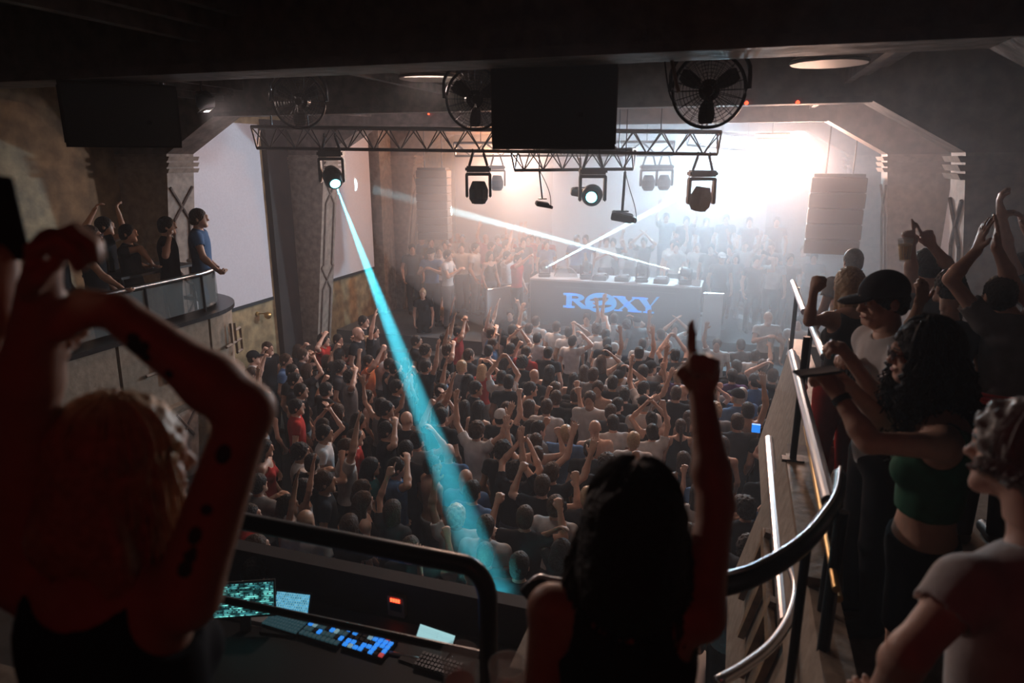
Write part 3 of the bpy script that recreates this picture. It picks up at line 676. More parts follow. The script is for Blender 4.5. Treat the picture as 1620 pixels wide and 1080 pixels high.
# the letters R O X Y, wide with thick and thin strokes and small serifs
def letter(polys):
    def f(b):
        for pl in polys: prism(b, pl, -.022, -.008)
    return f
def strk(x0, z0, x1, z1, w0, w1=None):
    w1 = w0 if w1 is None else w1; return [(x0-w0/2, z0), (x0+w0/2, z0), (x1+w1/2, z1), (x1-w1/2, z1)]
def ringp(cx, cz, rx, rz, rx2, rz2, a0, a1, n=10):
    A = [(cx+math.cos(a0+(a1-a0)*i/n)*rx, cz+math.sin(a0+(a1-a0)*i/n)*rz) for i in range(n+1)]
    B = [(cx+math.cos(a0+(a1-a0)*i/n)*rx2, cz+math.sin(a0+(a1-a0)*i/n)*rz2) for i in range(n+1)]
    return [[A[i], A[i+1], B[i+1], B[i]] for i in range(n)]
PxR = PY(890, 478, BYf).x-bt.location.x; PxY = PY(1043, 478, BYf).x-bt.location.x
zc = PY(965, 479, BYf).z-1.3; hh = .175
Ltot = PxY-PxR; u_ = Ltot/10.6
def X(a): return PxR + a*u_
R_l = [strk(X(.75), -hh, X(.75), hh, u_*.62), [(X(.1), hh), (X(1.5), hh), (X(1.5), hh-.05), (X(.1), hh-.05)], [(X(.1), -hh), (X(1.4), -hh), (X(1.4), -hh+.05), (X(.1), -hh+.05)]]
R_l += ringp(X(1.5), .085, u_*.95, .09, u_*.35, .035, -PI/2, PI/2, 8) + [[(X(1.0), hh), (X(1.5), hh), (X(1.5), hh-.055), (X(1.0), hh-.055)], [(X(1.0), -.005), (X(1.5), -.005), (X(1.5), .05), (X(1.0), .05)]]
R_l += [[(X(1.2), .0), (X(1.85), .0), (X(3.1), -hh), (X(2.2), -hh)]]
def sh_(pl): return [[(x, z+zc) for x, z in p] for p in pl]
mk('letter_r', letter(sh_(R_l)), M_blue, bt)
ox = X(4.3); orx = u_*1.75; orz = .235
O_l = []
def hole(t, cx, cz, rx, rz):
    u = (t-cx)/rx
    return None if abs(u) >= 1 else (cz+.25*(t-cx)-rz*math.sqrt(1-u*u), cz+.25*(t-cx)+rz*math.sqrt(1-u*u))
NC = 56
for i in range(NC):
    def spans(t):
        e_ = math.sqrt(max(0, 1-t*t)); out = [-e_, e_]; hs = []
        for h_ in (hole(t, -.1, .36, .62, .17), hole(t, .1, -.36, .62, .17)): hs.append(h_)
        return e_, hs
    t0, t1 = -1+2*i/NC, -1+2*(i+1)/NC
    e0, h0 = spans(t0); e1, h1 = spans(t1)
    def lv(e_, hs):   # bottom-to-top breakpoints: outer, low hole, high hole, outer
        lo, hi = hs[1], hs[0]; L = [-e_]
        L += list(lo) if lo else [-.36*e_]*2
        L += list(hi) if hi else [.36*e_]*2
        return L+[e_]
    a_, b_ = lv(e0, h0), lv(e1, h1)
    for q0, q1 in ((0, 1), (2, 3), (4, 5)):
        O_l.append([(ox+t0*orx, a_[q0]*orz-.01), (ox+t1*orx, b_[q0]*orz-.01), (ox+t1*orx, b_[q1]*orz-.01), (ox+t0*orx, a_[q1]*orz-.01)])
mk('letter_o', letter(sh_(O_l)), M_blue, bt)
X_l = [[(X(5.85), hh), (X(6.75), hh), (X(8.6), -hh), (X(7.6), -hh)], [(X(8.0), hh), (X(8.25), hh), (X(6.4), -hh), (X(6.1), -hh)], [(X(5.6), hh), (X(7.0), hh), (X(7.0), hh-.035), (X(5.6), hh-.035)], [(X(7.3), -hh), (X(8.8), -hh), (X(8.8), -hh+.035), (X(7.3), -hh+.035)], [(X(5.8), -hh), (X(6.7), -hh), (X(6.7), -hh+.03), (X(5.8), -hh+.03)], [(X(7.7), hh), (X(8.5), hh), (X(8.5), hh-.03), (X(7.7), hh-.03)]]
mk('letter_x', letter(sh_(X_l)), M_blue, bt)
Y_l = [[(X(8.3), hh), (X(9.1), hh), (X(9.75), -.03), (X(9.2), -.05)], [(X(10.3), hh+.03), (X(10.6), hh+.04), (X(9.75), -.02), (X(9.5), -.06)], strk(X(9.5), -hh, X(9.5), -.03, u_*.6), [(X(8.1), hh), (X(9.4), hh), (X(9.4), hh-.035), (X(8.1), hh-.035)], [(X(8.95), -hh), (X(10.1), -hh), (X(10.1), -hh+.035), (X(8.95), -hh+.035)]]
mk('letter_y', letter(sh_(Y_l)), M_blue, bt)
# lights and players on the booth
tz = BT+.01
def on_booth(px, yoff=.35): q = PY(px, 440, BYf+yoff); return Vector((q.x, BYf+yoff, tz))
b1 = moving_head(on_booth(861, .25), (BEAM_B_T-BEAM_B), 'moving head on the left end of the booth throwing a white beam', .85, M_lensw, 'moving heads on the booth', True)
moving_head(on_booth(927, .25), (.1, .4, .8), 'dark moving head on the booth, second from its left end', .85, None, 'moving heads on the booth', True)
moving_head(on_booth(1015, .25), (-.1, .4, .8), 'dark moving head on the booth, second from its right end', .85, None, 'moving heads on the booth', True)
moving_head(on_booth(1084, .25), (BEAM_C_T-BEAM_C), 'moving head on the right end of the booth throwing the pale beam', .85, M_lensw, 'moving heads on the booth', True)
for px, nm in ((950, 'between the two middle moving heads'), (985, 'in the middle of the booth top'), (1047, 'near the right end of the booth')):
    t = empty('deck_player', on_booth(px, .3), label='low media player ' + nm, cat='dj gear', group='players on the booth')
    mk('body', lambda b: boxlh(b, (-.16, -.18, 0), (.16, .2, .1)), M_blackm, t); mk('jog_wheel', lambda b: cyl(b, (0, -.04, .1), (0, -.04, .125), .1, .095, 24), M_steel, t)
    mk('screen', lambda b: boxlh(b, (-.12, .1, .1), (.12, .19, .125)), M_grey, t)
t = empty('clear_bowl_shield', on_booth(895, .4), label='curved clear dome shield standing on the booth left', cat='shield')
mk('shell', lambda b: sweep(b, [(math.cos(a)*.28, 0, math.sin(a)*.24) for a in [i*PI/12 for i in range(13)]], .012, 6), M_steel, t)
mk('sheet', lambda b: wallstrip(b, [(-.26, 0), (.26, 0)], 0, .2, 0, 0, .01), M_pane, t)
t = empty('paper_sign', on_booth(1102, .1), label='small white card at the right corner of the booth', cat='card'); mk('card', lambda b: box(b, (0, 0, .07), (.2, .02, .14), Euler((-.3, .1, 0))), M_white, t)
for (x0, x1, y0, y1, nm) in ((BX0-.75, BX0-.1, 14.6, 15.7, 'left'), (BX1+.08, BX1+.5, 15.7, 15.75, 'right')):
    t = empty('stage_barrier', (x0, y0, 1.3), label=f'pale grey barrier panel at the {nm} end of the booth', cat='barrier')
    mk('panel', lambda b: boxlh(b, (0, 0, -.3), (x1-x0, .05, .95)) if nm == 'right' else wallstrip(b, [(0, 0), (x1-x0, y1-y0)], -.3, .95, 0, 0, .05), M_grey, t)
    mk('top_bar', lambda b: sweep(b, [(0, 0, .96), (x1-x0, y1-y0, .96)], .025, 8), M_steel, t)
for k, (px, py, w) in enumerate(((1176, 478, .5), (1186, 508, .55), (1181, 450, .4))):
    o = mk('stage_monitor', lambda b: (prism(b, [(-w/2, 0), (w/2, 0), (w/2, .12), (-w/2, .3)], -.25, .25), bevel(b, .02))[0], M_grey); o.location = PZ(px, (500, 520, 497)[k], 1.3); tag(o, 'pale wedge monitor ' + ['on the stage edge beside the booth, upper', 'on the right steps beside the booth, lowest', 'on the stage right behind the other two'][k], 'speaker', 'wedge monitors')
# bar table with bottles by the left column
tb_ = PX(489, 566, -8.15); t = empty('bar_table', Vector((-8.1, tb_.y, 0)), label='tall narrow bar table beside the left wall column', cat='table')
mk('table_top', lambda b: cyl(b, (0, 0, 1.02), (0, 0, 1.05), .3, .3, 24), M_black, t); rod('pedestal', (0, 0, .02), (0, 0, 1.02), .03, M_blackm, t); mk('foot', lambda b: cyl(b, (0, 0, 0), (0, 0, .02), .22, .22, 20), M_blackm, t)
tc = t.location.copy()
M_bott = mat('bottle_glass', (.02, .05, .04), .08, trans=.3)
def bott(b):
    pr = [(.0001, 0), (.033, 0), (.035, .02), (.035, .14), (.012, .19), (.012, .25), (.0001, .25)]; n = 12
    rg = [[b.verts.new((math.cos(2*PI*k/n)*r, math.sin(2*PI*k/n)*r, z)) for k in range(n)] for r, z in pr]
    for A_, B_ in zip(rg, rg[1:]):
        for k in range(n): b.faces.new((A_[k], A_[(k+1) % n], B_[(k+1) % n], B_[k]))
b0 = None
for i in range(8):
    a = i*2.4; r = .06+.022*i
    if b0 is None: b0 = mk('bottle', bott, M_bott, None, True); o = b0
    else: o = b0.copy(); COL.objects.link(o)
    o.location = tc+Vector((math.cos(a)*r, math.sin(a)*r, 1.05)); tag(o, 'dark bottle standing among others on the tall bar table', 'bottle', 'bottles on the bar table')
# table with drinks on the left balcony
t = empty('balcony_table', PZ(225, 425, 3.85)-Vector((0, 0, 1.05)), label='dark standing table between people on the left balcony', cat='table')
mk('table_top', lambda b: boxlh(b, (-.3, -.6, 1.02), (.3, .6, 1.05)), M_black, t)
for x in (-.25, .25):
    for y in (-.55, .55): rod('leg', (x, y, 0), (x, y, 1.02), .02, M_blackm, t)
c0 = t.location.copy()
for i, (px, py) in enumerate(((201, 412), (232, 415), (250, 428))):
    o = b0.copy() if i == 0 else mk('drinking_glass', lambda b: cyl(b, (0, 0, 0), (0, 0, .12), .026, .034, 14), M_glass, None, True)
    COL.objects.link(o) if i == 0 else None
    o.location = (c0.x+(-.15, .1, .2)[i], c0.y+(-.3, .05, .35)[i], c0.z+1.05); tag(o, ['dark bottle on the left balcony table', 'clear glass in the middle of the balcony table', 'clear glass at the far end of the balcony table'][i], ['bottle', 'glass', 'glass'][i])
    if i == 0 and 'group' in o: del o['group']
# ------------------------------------------------------------------ bodies from distance fields
def npv(v): return np.array([float(v[0]), float(v[1]), float(v[2])], dtype=np.float32)
class Field:
    def __init__(s, lo, hi, h):
        s.lo = npv(lo); s.h = h; n = np.maximum(((npv(hi)-s.lo)/h).astype(int)+2, 4); s.n = n
        s.ax = [s.lo[i]+np.arange(n[i], dtype=np.float32)*h for i in range(3)]
        s.d = np.full(tuple(n), 1.0, dtype=np.float32)
    def _sub(s, lo, hi):
        a = np.clip(((lo-s.lo)/s.h).astype(int), 0, s.n); b = np.clip(((hi-s.lo)/s.h).astype(int)+2, 0, s.n)
        if (b <= a).any(): return None
        sl = tuple(slice(int(x), int(y)) for x, y in zip(a, b))
        g = [s.ax[0][sl[0]][:, None, None], s.ax[1][sl[1]][None, :, None], s.ax[2][sl[2]][None, None, :]]
        return sl, g
    def _mix(s, sl, v, k, op):
        a = s.d[sl]
        if op == 'u':
            if k > 0:
                t = np.clip(.5+.5*(a-v)/k, 0, 1); s.d[sl] = a*(1-t)+v*t-k*t*(1-t)
            else: s.d[sl] = np.minimum(a, v)
        else:
            if k > 0:
                t = np.clip(.5-.5*(a+v)/k, 0, 1); s.d[sl] = a*(1-t)-v*t+k*t*(1-t)
            else: s.d[sl] = np.maximum(a, -v)
    def cap(s, a, b, r1, r2=None, k=.02, op='u'):
        r2 = r1 if r2 is None else r2; a = npv(a); b = npv(b); m = max(r1, r2)+k+.03
        q = s._sub(np.minimum(a, b)-m, np.maximum(a, b)+m)
        if q is None: return
        sl, g = q; ba = b-a; L2 = float(ba@ba)+1e-9
        px, py, pz = g[0]-a[0], g[1]-a[1], g[2]-a[2]
        t = np.clip((px*ba[0]+py*ba[1]+pz*ba[2])/L2, 0, 1)
        v = np.sqrt((px-t*ba[0])**2+(py-t*ba[1])**2+(pz-t*ba[2])**2)-(r1+(r2-r1)*t)
        s._mix(sl, v, k, op)
    def ell(s, c, r, R=None, k=.02, op='u'):
        c = npv(c); r = npv(r); m = float(r.max())+k+.03
        q = s._sub(c-m, c+m)
        if q is None: return
        sl, g = q; px, py, pz = g[0]-c[0], g[1]-c[1], g[2]-c[2]
        if R is not None:
            R = np.array(R, dtype=np.float32)
            px, py, pz = (R[0, i]*px+R[1, i]*py+R[2, i]*pz for i in range(3))
        k0 = np.sqrt((px/r[0])**2+(py/r[1])**2+(pz/r[2])**2); k1 = np.sqrt((px/r[0]**2)**2+(py/r[1]**2)**2+(pz/r[2]**2)**2)+1e-9
        s._mix(sl, k0*(k0-1)/k1, k, op)
    def plane_cut(s, n, off):   # keep n.p < off
        n = npv(n); v = s.ax[0][:, None, None]*n[0]+s.ax[1][None, :, None]*n[1]+s.ax[2][None, None, :]*n[2]-off
        s.d = np.maximum(s.d, v.astype(np.float32))
    def noise(s, amp, f, seed=0):
        x, y, z = s.ax[0][:, None, None]*f, s.ax[1][None, :, None]*f, s.ax[2][None, None, :]*f
        v = np.sin(x+seed)*np.sin(y*1.13+1.7+seed)*np.sin(z*.91+.3)+.5*np.sin(2.1*x+z+seed)*np.sin(2.3*y-z*1.4)*np.sin(1.9*z+x)
        s.d = s.d+amp*v.astype(np.float32)
    def mesh(s):
        d = s.d; d[0] = d[-1] = 1; d[:, 0] = d[:, -1] = 1; d[:, :, 0] = d[:, :, -1] = 1
        neg = d < 0; nx, ny, nz = [n-1 for n in d.shape]
        cnt = np.zeros((nx, ny, nz), np.int8)
        for i in (0, 1):
            for j in (0, 1):
                for k in (0, 1): cnt += neg[i:i+nx, j:j+ny, k:k+nz]
        act = (cnt > 0) & (cnt < 8); idx = -np.ones((nx, ny, nz), np.int64); A = np.argwhere(act); idx[act] = np.arange(len(A))
        if not len(A): return np.zeros((0, 3)), np.zeros((0, 4), int)
        acc = np.zeros((len(A), 3), np.float32); c = np.zeros(len(A), np.float32)
        corners = [(0, 0, 0), (1, 0, 0), (0, 1, 0), (1, 1, 0), (0, 0, 1), (1, 0, 1), (0, 1, 1), (1, 1, 1)]
        val = [d[A[:, 0]+i, A[:, 1]+j, A[:, 2]+k] for i, j, k in corners]
        for a in range(8):
            for ax in range(3):
                if (a >> ax) & 1: continue
                b = a | (1 << ax); va, vb = val[a], val[b]; m = (va < 0) != (vb < 0)
                t = np.where(m, va/(va-vb+1e-12), 0)
                pt = np.tile(np.array(corners[a], np.float32), (len(A), 1)); pt[:, ax] += t
                acc[m] += pt[m]; c[m] += 1
        V = (A+acc/c[:, None])*s.h+s.lo
        Fs = []
        for ax in range(3):
            o1, o2 = [(1, 2), (2, 0), (0, 1)][ax]
            sl0 = [slice(1, -1)]*3; sl0[ax] = slice(0, -1); sl1 = list(sl0); sl1[ax] = slice(1, None)
            n0, n1 = neg[tuple(sl0)], neg[tuple(sl1)]; E = np.argwhere(n0 != n1)
            if not len(E): continue
            sg = n0[tuple(E.T)]; E = E+1; E[:, ax] -= 1
            def cell(a, b):
                q = E.copy(); q[:, o1] -= a; q[:, o2] -= b; return idx[q[:, 0], q[:, 1], q[:, 2]]
            q = np.stack([cell(1, 1), cell(0, 1), cell(0, 0), cell(1, 0)], 1); q[~sg] = q[~sg][:, ::-1]; Fs.append(q)
        return V, np.concatenate(Fs)
def arrmesh(name, parts, m=None):
    Vs, Fs, o = [], [], 0
    for V, F in parts:
        if len(V): Vs.append(V); Fs.append(F+o); o += len(V)
    me = bpy.data.meshes.new(name)
    if not Vs: return me
    V = np.concatenate(Vs).astype(np.float32); F = np.concatenate(Fs).astype(np.int32)
    me.vertices.add(len(V)); me.vertices.foreach_set('co', V.ravel()); me.loops.add(F.size); me.loops.foreach_set('vertex_index', F.ravel())
    me.polygons.add(len(F)); me.polygons.foreach_set('loop_start', np.arange(0, F.size, 4, dtype=np.int32)); me.polygons.foreach_set('loop_total', np.full(len(F), 4, np.int32))
    me.update(calc_edges=True); me.shade_smooth()
    if m: me.materials.append(m)
    return me
def rotm(yaw=0, pitch=0, roll=0):
    return np.array((Matrix.Rotation(yaw, 3, 'Z') @ Matrix.Rotation(pitch, 3, 'X') @ Matrix.Rotation(roll, 3, 'Y')), dtype=np.float32)
def head_prims(f, c, R, fem=False, fine=False):
    L = lambda x, y, z: npv(c)+R @ npv((x, y, z))
    f.ell(L(0, -.012, .03), (.074, .093, .088), R, .02)
    f.ell(L(0, .022, -.035), (.058 if fem else .062, .068, .078), R, .02)
    f.cap(L(-.02, .07, -.088), L(.02, .07, -.088), .02 if fem else .024, None, .025)
    f.cap(L(0, .088, .012), L(0, .108, -.022), .008, .013, .012)
    f.cap(L(0, .083, .03), L(0, .085, .03), .022, .022, .02)
    for sx in (1, -1):
        f.ell(L(.076*sx, -.012, -.008), (.009, .02, .033), R, .008)
        if fine:
            f.ell(L(.03*sx, .094, .008), (.019, .014, .012), R, .008, 's'); f.ell(L(.03*sx, .082, .008), (.0125, .012, .012), R, .0)
            f.cap(L(.012*sx, .09, .027), L(.047*sx, .08, .025), .008, .007, .008); f.cap(L(.01*sx, .1, -.026), L(.015*sx, .094, -.03), .007, None, .006)
            f.ell(L(.045*sx, .062, -.025), (.022, .02, .025), R, .02)
    if fine:
        f.cap(L(-.02, .088, -.052), L(.02, .088, -.052), .0065, None, .006); f.cap(L(-.016, .087, -.064), L(.016, .087, -.064), .0075, None, .006)
        f.cap(L(-.022, .098, -.058), L(.022, .098, -.058), .002, None, .003, 's')
def hand_prims(f, w, d, nrm, side, pose='open', s=1.0, fr=.0085, k=.006):
    """w wrist, d direction to the knuckles, nrm palm normal (palm faces it), side towards the thumb"""
    w = npv(w); d = npv(d); d = d/np.linalg.norm(d); nrm = npv(nrm); nrm = nrm-d*(nrm@d); nrm = nrm/(np.linalg.norm(nrm)+1e-9); sd = np.cross(d, nrm)
    if sd @ npv(side) < 0: sd = -sd
    R = np.stack([sd, d, nrm], 1)
    f.ell(w+d*.05*s, (.040*s, .056*s, .017*s), R, .012); f.cap(w-d*.01*s, w+d*.03*s, .024*s, .024*s, .015)
    curls = {'open': (.12, .15, .1), 'relax': (.5, .6, .4), 'fist': (1.45, 1.7, 1.0), 'point': (1.4, 1.7, 1.0), 'grip': (.9, 1.0, .7)}[pose]
    Ls = [(.042, .026, .02), (.046, .03, .021), (.043, .028, .02), (.034, .022, .018)]
    for i in range(4):
        off = (.03-.02*i); spread = (.16-.1*i) if pose == 'open' else 0
        p = w+d*(.088 if i in (1, 2) else .082)*s+sd*off*s; cu = curls if not (pose == 'point' and i == 0) else (.05, .05, .05); a = 0
        for seg in range(3):
            a += cu[seg]; dr = d*math.cos(a)+nrm*math.sin(a)+sd*spread*(1 if seg == 0 else .6); q = p+dr*Ls[i][seg]*s
            f.cap(p, q, fr*(1-.07*seg), fr*(1-.07*(seg+1)), k); p = q
    b = w+d*.022*s+sd*.03*s
    if pose in ('fist', 'point', 'grip'): q = b+d*.03*s+sd*.014*s+nrm*.022*s; r_ = q+d*.026*s-sd*.022*s+nrm*.012*s
    else: q = b+d*.028*s+sd*.03*s+nrm*.008*s; r_ = q+d*.028*s+sd*.012*s+nrm*.006*s
    f.cap(b, q, fr*1.35, fr*1.15, k+.004); f.cap(q, r_, fr*1.15, fr*.95, k)
SH = .185
def sk(p, fem):   # full joint set from a pose dictionary
    j = dict(p); w = .165 if fem else SH
    for s_, x in (('R', 1), ('L', -1)):
        e = j.get(s_+'E'); up_ = e[2] > 1.45
        j.setdefault(s_+'S', (x*(w-.012 if up_ else w), 0, 1.45 if up_ else 1.415))
    j.setdefault('HC', (0, .025, 1.625)); j.setdefault('lean', (0, 0)); return j
def torso(f, j, fem, o=0.0, legs=True, arms=None):
    lx, ly = j['lean']; T = lambda x, y, z: (x+lx*max(0, (z-.95)/.5), y+ly*max(0, (z-.95)/.5), z)
    w = 1 if not fem else .88
    f.ell(T(0, 0, 1.27), (.163*w+o, .108+o, .215+o), None, .05)
    f.ell(T(0, -.01, 1.36), (.15*w+o, .095+o, .12+o), None, .05)
    f.ell(T(0, 0, 1.08), ((.135 if not fem else .112)+o, .095+o, .16+o), None, .06)
    f.ell((0, -.005, .93), ((.162 if not fem else .165)+o, .118+o, .14+o), None, .06)
    if fem:
        for x in (-.07, .07): f.ell(T(x, .085, 1.27), (.058+o, .05+o, .058+o), None, .03)
    for s_ in 'RL': f.cap(T(0, -.005, 1.41), j[s_+'S'], .062+o, .052+o, .05)
def legs_(f, j, fem, o=0.0, to=1.0):
    for x in (-1, 1):
        k = j.get('K', (0, 0)); A, B, C = (.088*x, 0, .88), (.1*x, .015, .49), (.1*x, -.02, .08)
        f.cap(A, B, .088+o, .055+o, .03); f.cap(B, C, .054+o, .034+o, .02)
def arm_prims(f, j, s_, r=(.050, .041, .026), fem=False, k=.025, o=0):
    m = (.86 if fem else 1)*j.get('rarm', 1); S_, E, W_ = j[s_+'S'], j[s_+'E'], j[s_+'W']
    f.cap(S_, E, r[0]*m+o, r[1]*m*.92+o, k); Em = tuple(np.array(E)+(np.array(W_)-np.array(E))*.28)
    f.cap(E, Em, r[1]*m*.92+o, r[1]*m+o, k); f.cap(Em, W_, r[1]*m+o, r[2]*m+o, k)
def bounds(pts, m):
    a = np.array([npv(p) for p in pts]); return a.min(0)-m, a.max(0)+m
def hand_dirs(j, s_):
    E, W_ = npv(j[s_+'E']), npv(j[s_+'W']); d = (W_-E)/np.linalg.norm(W_-E); hd = j.get(s_+'D'); d = npv(hd) if hd is not None else d
    n = j.get(s_+'N', (0, 1, 0)); x = 1 if s_ == 'R' else -1
    sd = j.get(s_+'T', (-x, 0, 0)); return d, n, sd, j.get(s_+'H', 'relax')
def body_mesh(j, fem, h=.0135, bald=False):
    pts = [j['HC'], (0, 0, .05), (0, .12, 0)] + [j[a+b] for a in 'RL' for b in 'SEW']
    lo, hi = bounds(pts, .24); lo[2] = 0; f = Field(lo, hi, h)
    torso(f, j, fem); legs_(f, j, fem); lx, ly = j['lean']; hc = npv(j['HC']); nb = (lx, -.01+ly, 1.43)
    f.cap(nb, hc+npv((0, -.02, -.04)), .056 if not fem else .047, .05 if not fem else .042, .035)
    R = rotm(*j.get('HR', (0, 0, 0))); head_prims(f, hc, R, fem)
    for s_ in 'RL':
        arm_prims(f, j, s_, fem=fem); d, n, sd, pz = hand_dirs(j, s_); hand_prims(f, j[s_+'W'], d, n, sd, pz, 1.05, .0115, .006)
    for x in (-1, 1): f.cap((.1*x, -.03, .045), (.11*x, .13, .035), .04, .035, .02)
    return f.mesh()
def shirt_mesh(j, fem, style='tee', h=.0135, o=.012, hem=.86, sl=.55):
    pts = [(0, 0, .8), (0, 0, 1.5)] + [j[a+b] for a in 'RL' for b in 'SE'] + ([j['RW'], j['LW']] if style == 'long' else [])
    lo, hi = bounds(pts, .2); f = Field(lo, hi, h); torso(f, j, fem, o)
    lx, ly = j['lean']
    if style in ('tee', 'long'):
        f.cap((lx, -.01+ly, 1.42), (lx, -.005+ly, 1.475), .07, .062, .03)
        for s_ in 'RL':
            S_, E = npv(j[s_+'S']), npv(j[s_+'E']); q = S_+(E-S_)*sl; f.cap(S_, q if style == 'tee' else E, .058+o if not fem else .052+o, .054+o if style == 'tee' else .045+o, .03)
            if style == 'long': f.cap(E, npv(j[s_+'W']), .045+o, .034+o, .03)
            else:
                dd = (E-S_)/np.linalg.norm(E-S_); f.cap(q+dd*.032, q+dd*.1, .085, .1, 0, 's')
        f.ell((lx, .02+ly, 1.515), (.062, .066, .06), None, .01, 's')
    else:   # strappy top
        f.ell((lx, .03+ly, 1.55), (.13, .16, .21), None, .01, 's')
        for s_ in 'RL':
            S_ = npv(j[s_+'S']); f.ell(S_+npv((0, 0, -.0)), (.07, .12, .10), None, .01, 's')
    f.plane_cut((0, 0, -1), -hem); return f.mesh()
def trouser_mesh(j, fem, short=False, h=.015, o=.014):
    f = Field((-.26, -.22, 0), (.26, .24, 1.06), h)
    f.ell((0, -.005, .93), ((.162 if not fem else .165)+o, .118+o, .14+o), None, .06); f.ell((0, 0, 1.02), (.13+o, .095+o, .1+o), None, .05)
    legs_(f, j, fem, o+.006); f.plane_cut((0, 0, 1), .985); f.plane_cut((0, 0, -1), -(.62 if short else .07)); return f.mesh()
def shoe_mesh(h=.013):
    f = Field((-.22, -.16, -.02), (.22, .24, .16), h)
    for x in (-1, 1): f.cap((.1*x, -.035, .05), (.112*x, .14, .042), .05, .044, .02)
    f.plane_cut((0, 0, -1), 0.0); return f.mesh()
def hair_mesh(kind, h=.011, c=(0, .025, 1.625), R=None, seed=0, big=1.0):
    """head-centred cap of hair, cut clear of the face"""
    R = rotm() if R is None else R; c = npv(c); L = lambda x, y, z: c+R @ npv((x, y, z))
    down = {'long': .42, 'bob': .22, 'pony': .3}.get(kind, .16)
    f = Field(c-npv((.26, .26, down+.08)), c+npv((.26, .26, .3)), h)
    g = {'short': .009, 'buzz': .004, 'afro': .032, 'curly': .022, 'long': .016, 'bob': .016, 'pony': .008, 'bun': .008, 'top': .012}[kind]*big
    f.ell(L(0, -.014, .032), (.075+g, .095+g, .09+g), R, .0)
    f.ell(L(0, -.045, -.03), (.066+g*.7, .06+g*.7, .07), R, .03)
    if kind in ('afro', 'curly'): f.noise(.012, 80, seed)
    elif kind != 'buzz': f.noise(.0055, 150, seed+1.3)
    f.ell(L(0, .125, -.05), (.078, .115, .112), R, .012, 's'); f.ell(L(0, .1, .0), (.062, .05, .06), R, .01, 's')
    if kind in ('short', 'buzz', 'afro', 'curly', 'top'): f.ell(L(0, -.03, -.17), (.14, .14, .1), R, .01, 's')
    if kind == 'top': f.ell(L(0, .02, .12), (.06, .07, .03), R, .02)
    if kind == 'long':
        f.cap(L(0, -.045, .02), L(0, -.075, -.1), .085*big, .088*big, .02); f.ell(c+npv((0, -.08, -.2))+R@npv((0, 0, 0)), (.105*big, .045, .19), R, .03)
        for x in (-1, 1): f.cap(L(.07*x, -.01, .0), L(.085*x, -.03, -.22), .028, .02, .02)
        f.ell(L(0, .13, -.06), (.072, .13, .13), R, .01, 's'); f.noise(.003, 90, seed)
    if kind == 'bob':
        f.cap(L(0, -.04, .02), L(0, -.045, -.09), .085, .08, .02)
        for x in (-1, 1): f.cap(L(.07*x, -.005, .0), L(.078*x, -.01, -.11), .026, .022, .02)
        f.ell(L(0, .13, -.05), (.07, .13, .13), R, .01, 's')
    if kind == 'pony': f.ell(L(0, -.11, .03), (.03, .03, .03), R, .01); f.cap(L(0, -.125, .02), L(0, -.15, -.22), .03, .016, .01)
    if kind == 'bun': f.ell(L(0, -.075, .105), (.04, .04, .038), R, .008)
    return f.mesh()
def cap_mesh(h=.008, c=(0, .025, 1.625), R=None, back=False):
    R = rotm() if R is None else R; c = npv(c); L = lambda x, y, z: c+R @ npv((x, y, z)); s = -1 if back else 1
    f = Field(c-npv((.28,)*3), c+npv((.28,)*3), h); f.ell(L(0, -.012, .035), (.092, .112, .1), R, 0)
    n = R @ npv((0, -.12, 1)); f.plane_cut(-n, -float(n @ L(0, 0, .028)))
    f2 = Field(c-npv((.28,)*3), c+npv((.28,)*3), h); f2.ell(L(0, s*.115, .032), (.072, .085, .010), R, 0)
    f.d = np.minimum(f.d, f2.d); return f.mesh()
# ------------------------------------------------------------------ colours of people
def sm(i, c): return mat(f'skin_{i}', c, .5, noise=.12, nscale=25)
SKIN = [sm(0, (.62, .37, .27)), sm(1, (.55, .32, .23)), sm(2, (.70, .44, .34)), sm(3, (.42, .24, .16))]
HAIRM = {'d': mat('hair_dark', (.018, .012, .010), .6, noise=.4, nscale=60, bump=.8, spec=.25), 'b': mat('hair_brown', (.07, .035, .02), .6, noise=.4, nscale=60, bump=.8, spec=.25), 'l': mat('hair_blond', (.55, .36, .20), .45, noise=.35, nscale=60), 'g': mat('hair_grey', (.35, .33, .31), .5, noise=.3, nscale=60)}
HNAME = {'d': 'dark', 'b': 'brown', 'l': 'blond', 'g': 'grey'}
CL = {'k': ('black', (.014, .014, .017)), 'w': ('white', (.62, .60, .60)), 'g': ('grey', (.22, .22, .23)), 'r': ('red', (.45, .035, .03)), 'n': ('blue', (.10, .19, .36)), 't': ('teal', (.02, .12, .13)), 'p': ('purple', (.10, .05, .13)), 'o': ('orange', (.75, .18, .06)), 'c': ('charcoal', (.05, .05, .055))}
CM = {k: mat('cloth_'+v[0], v[1], .9, noise=.2, nscale=14, bump=.15, spec=.12) for k, v in CL.items()}
M_jean = mat('cloth_denim', (.05, .07, .11), .85, noise=.3, nscale=30); M_shoe = mat('shoe_black', (.02, .02, .02), .5)
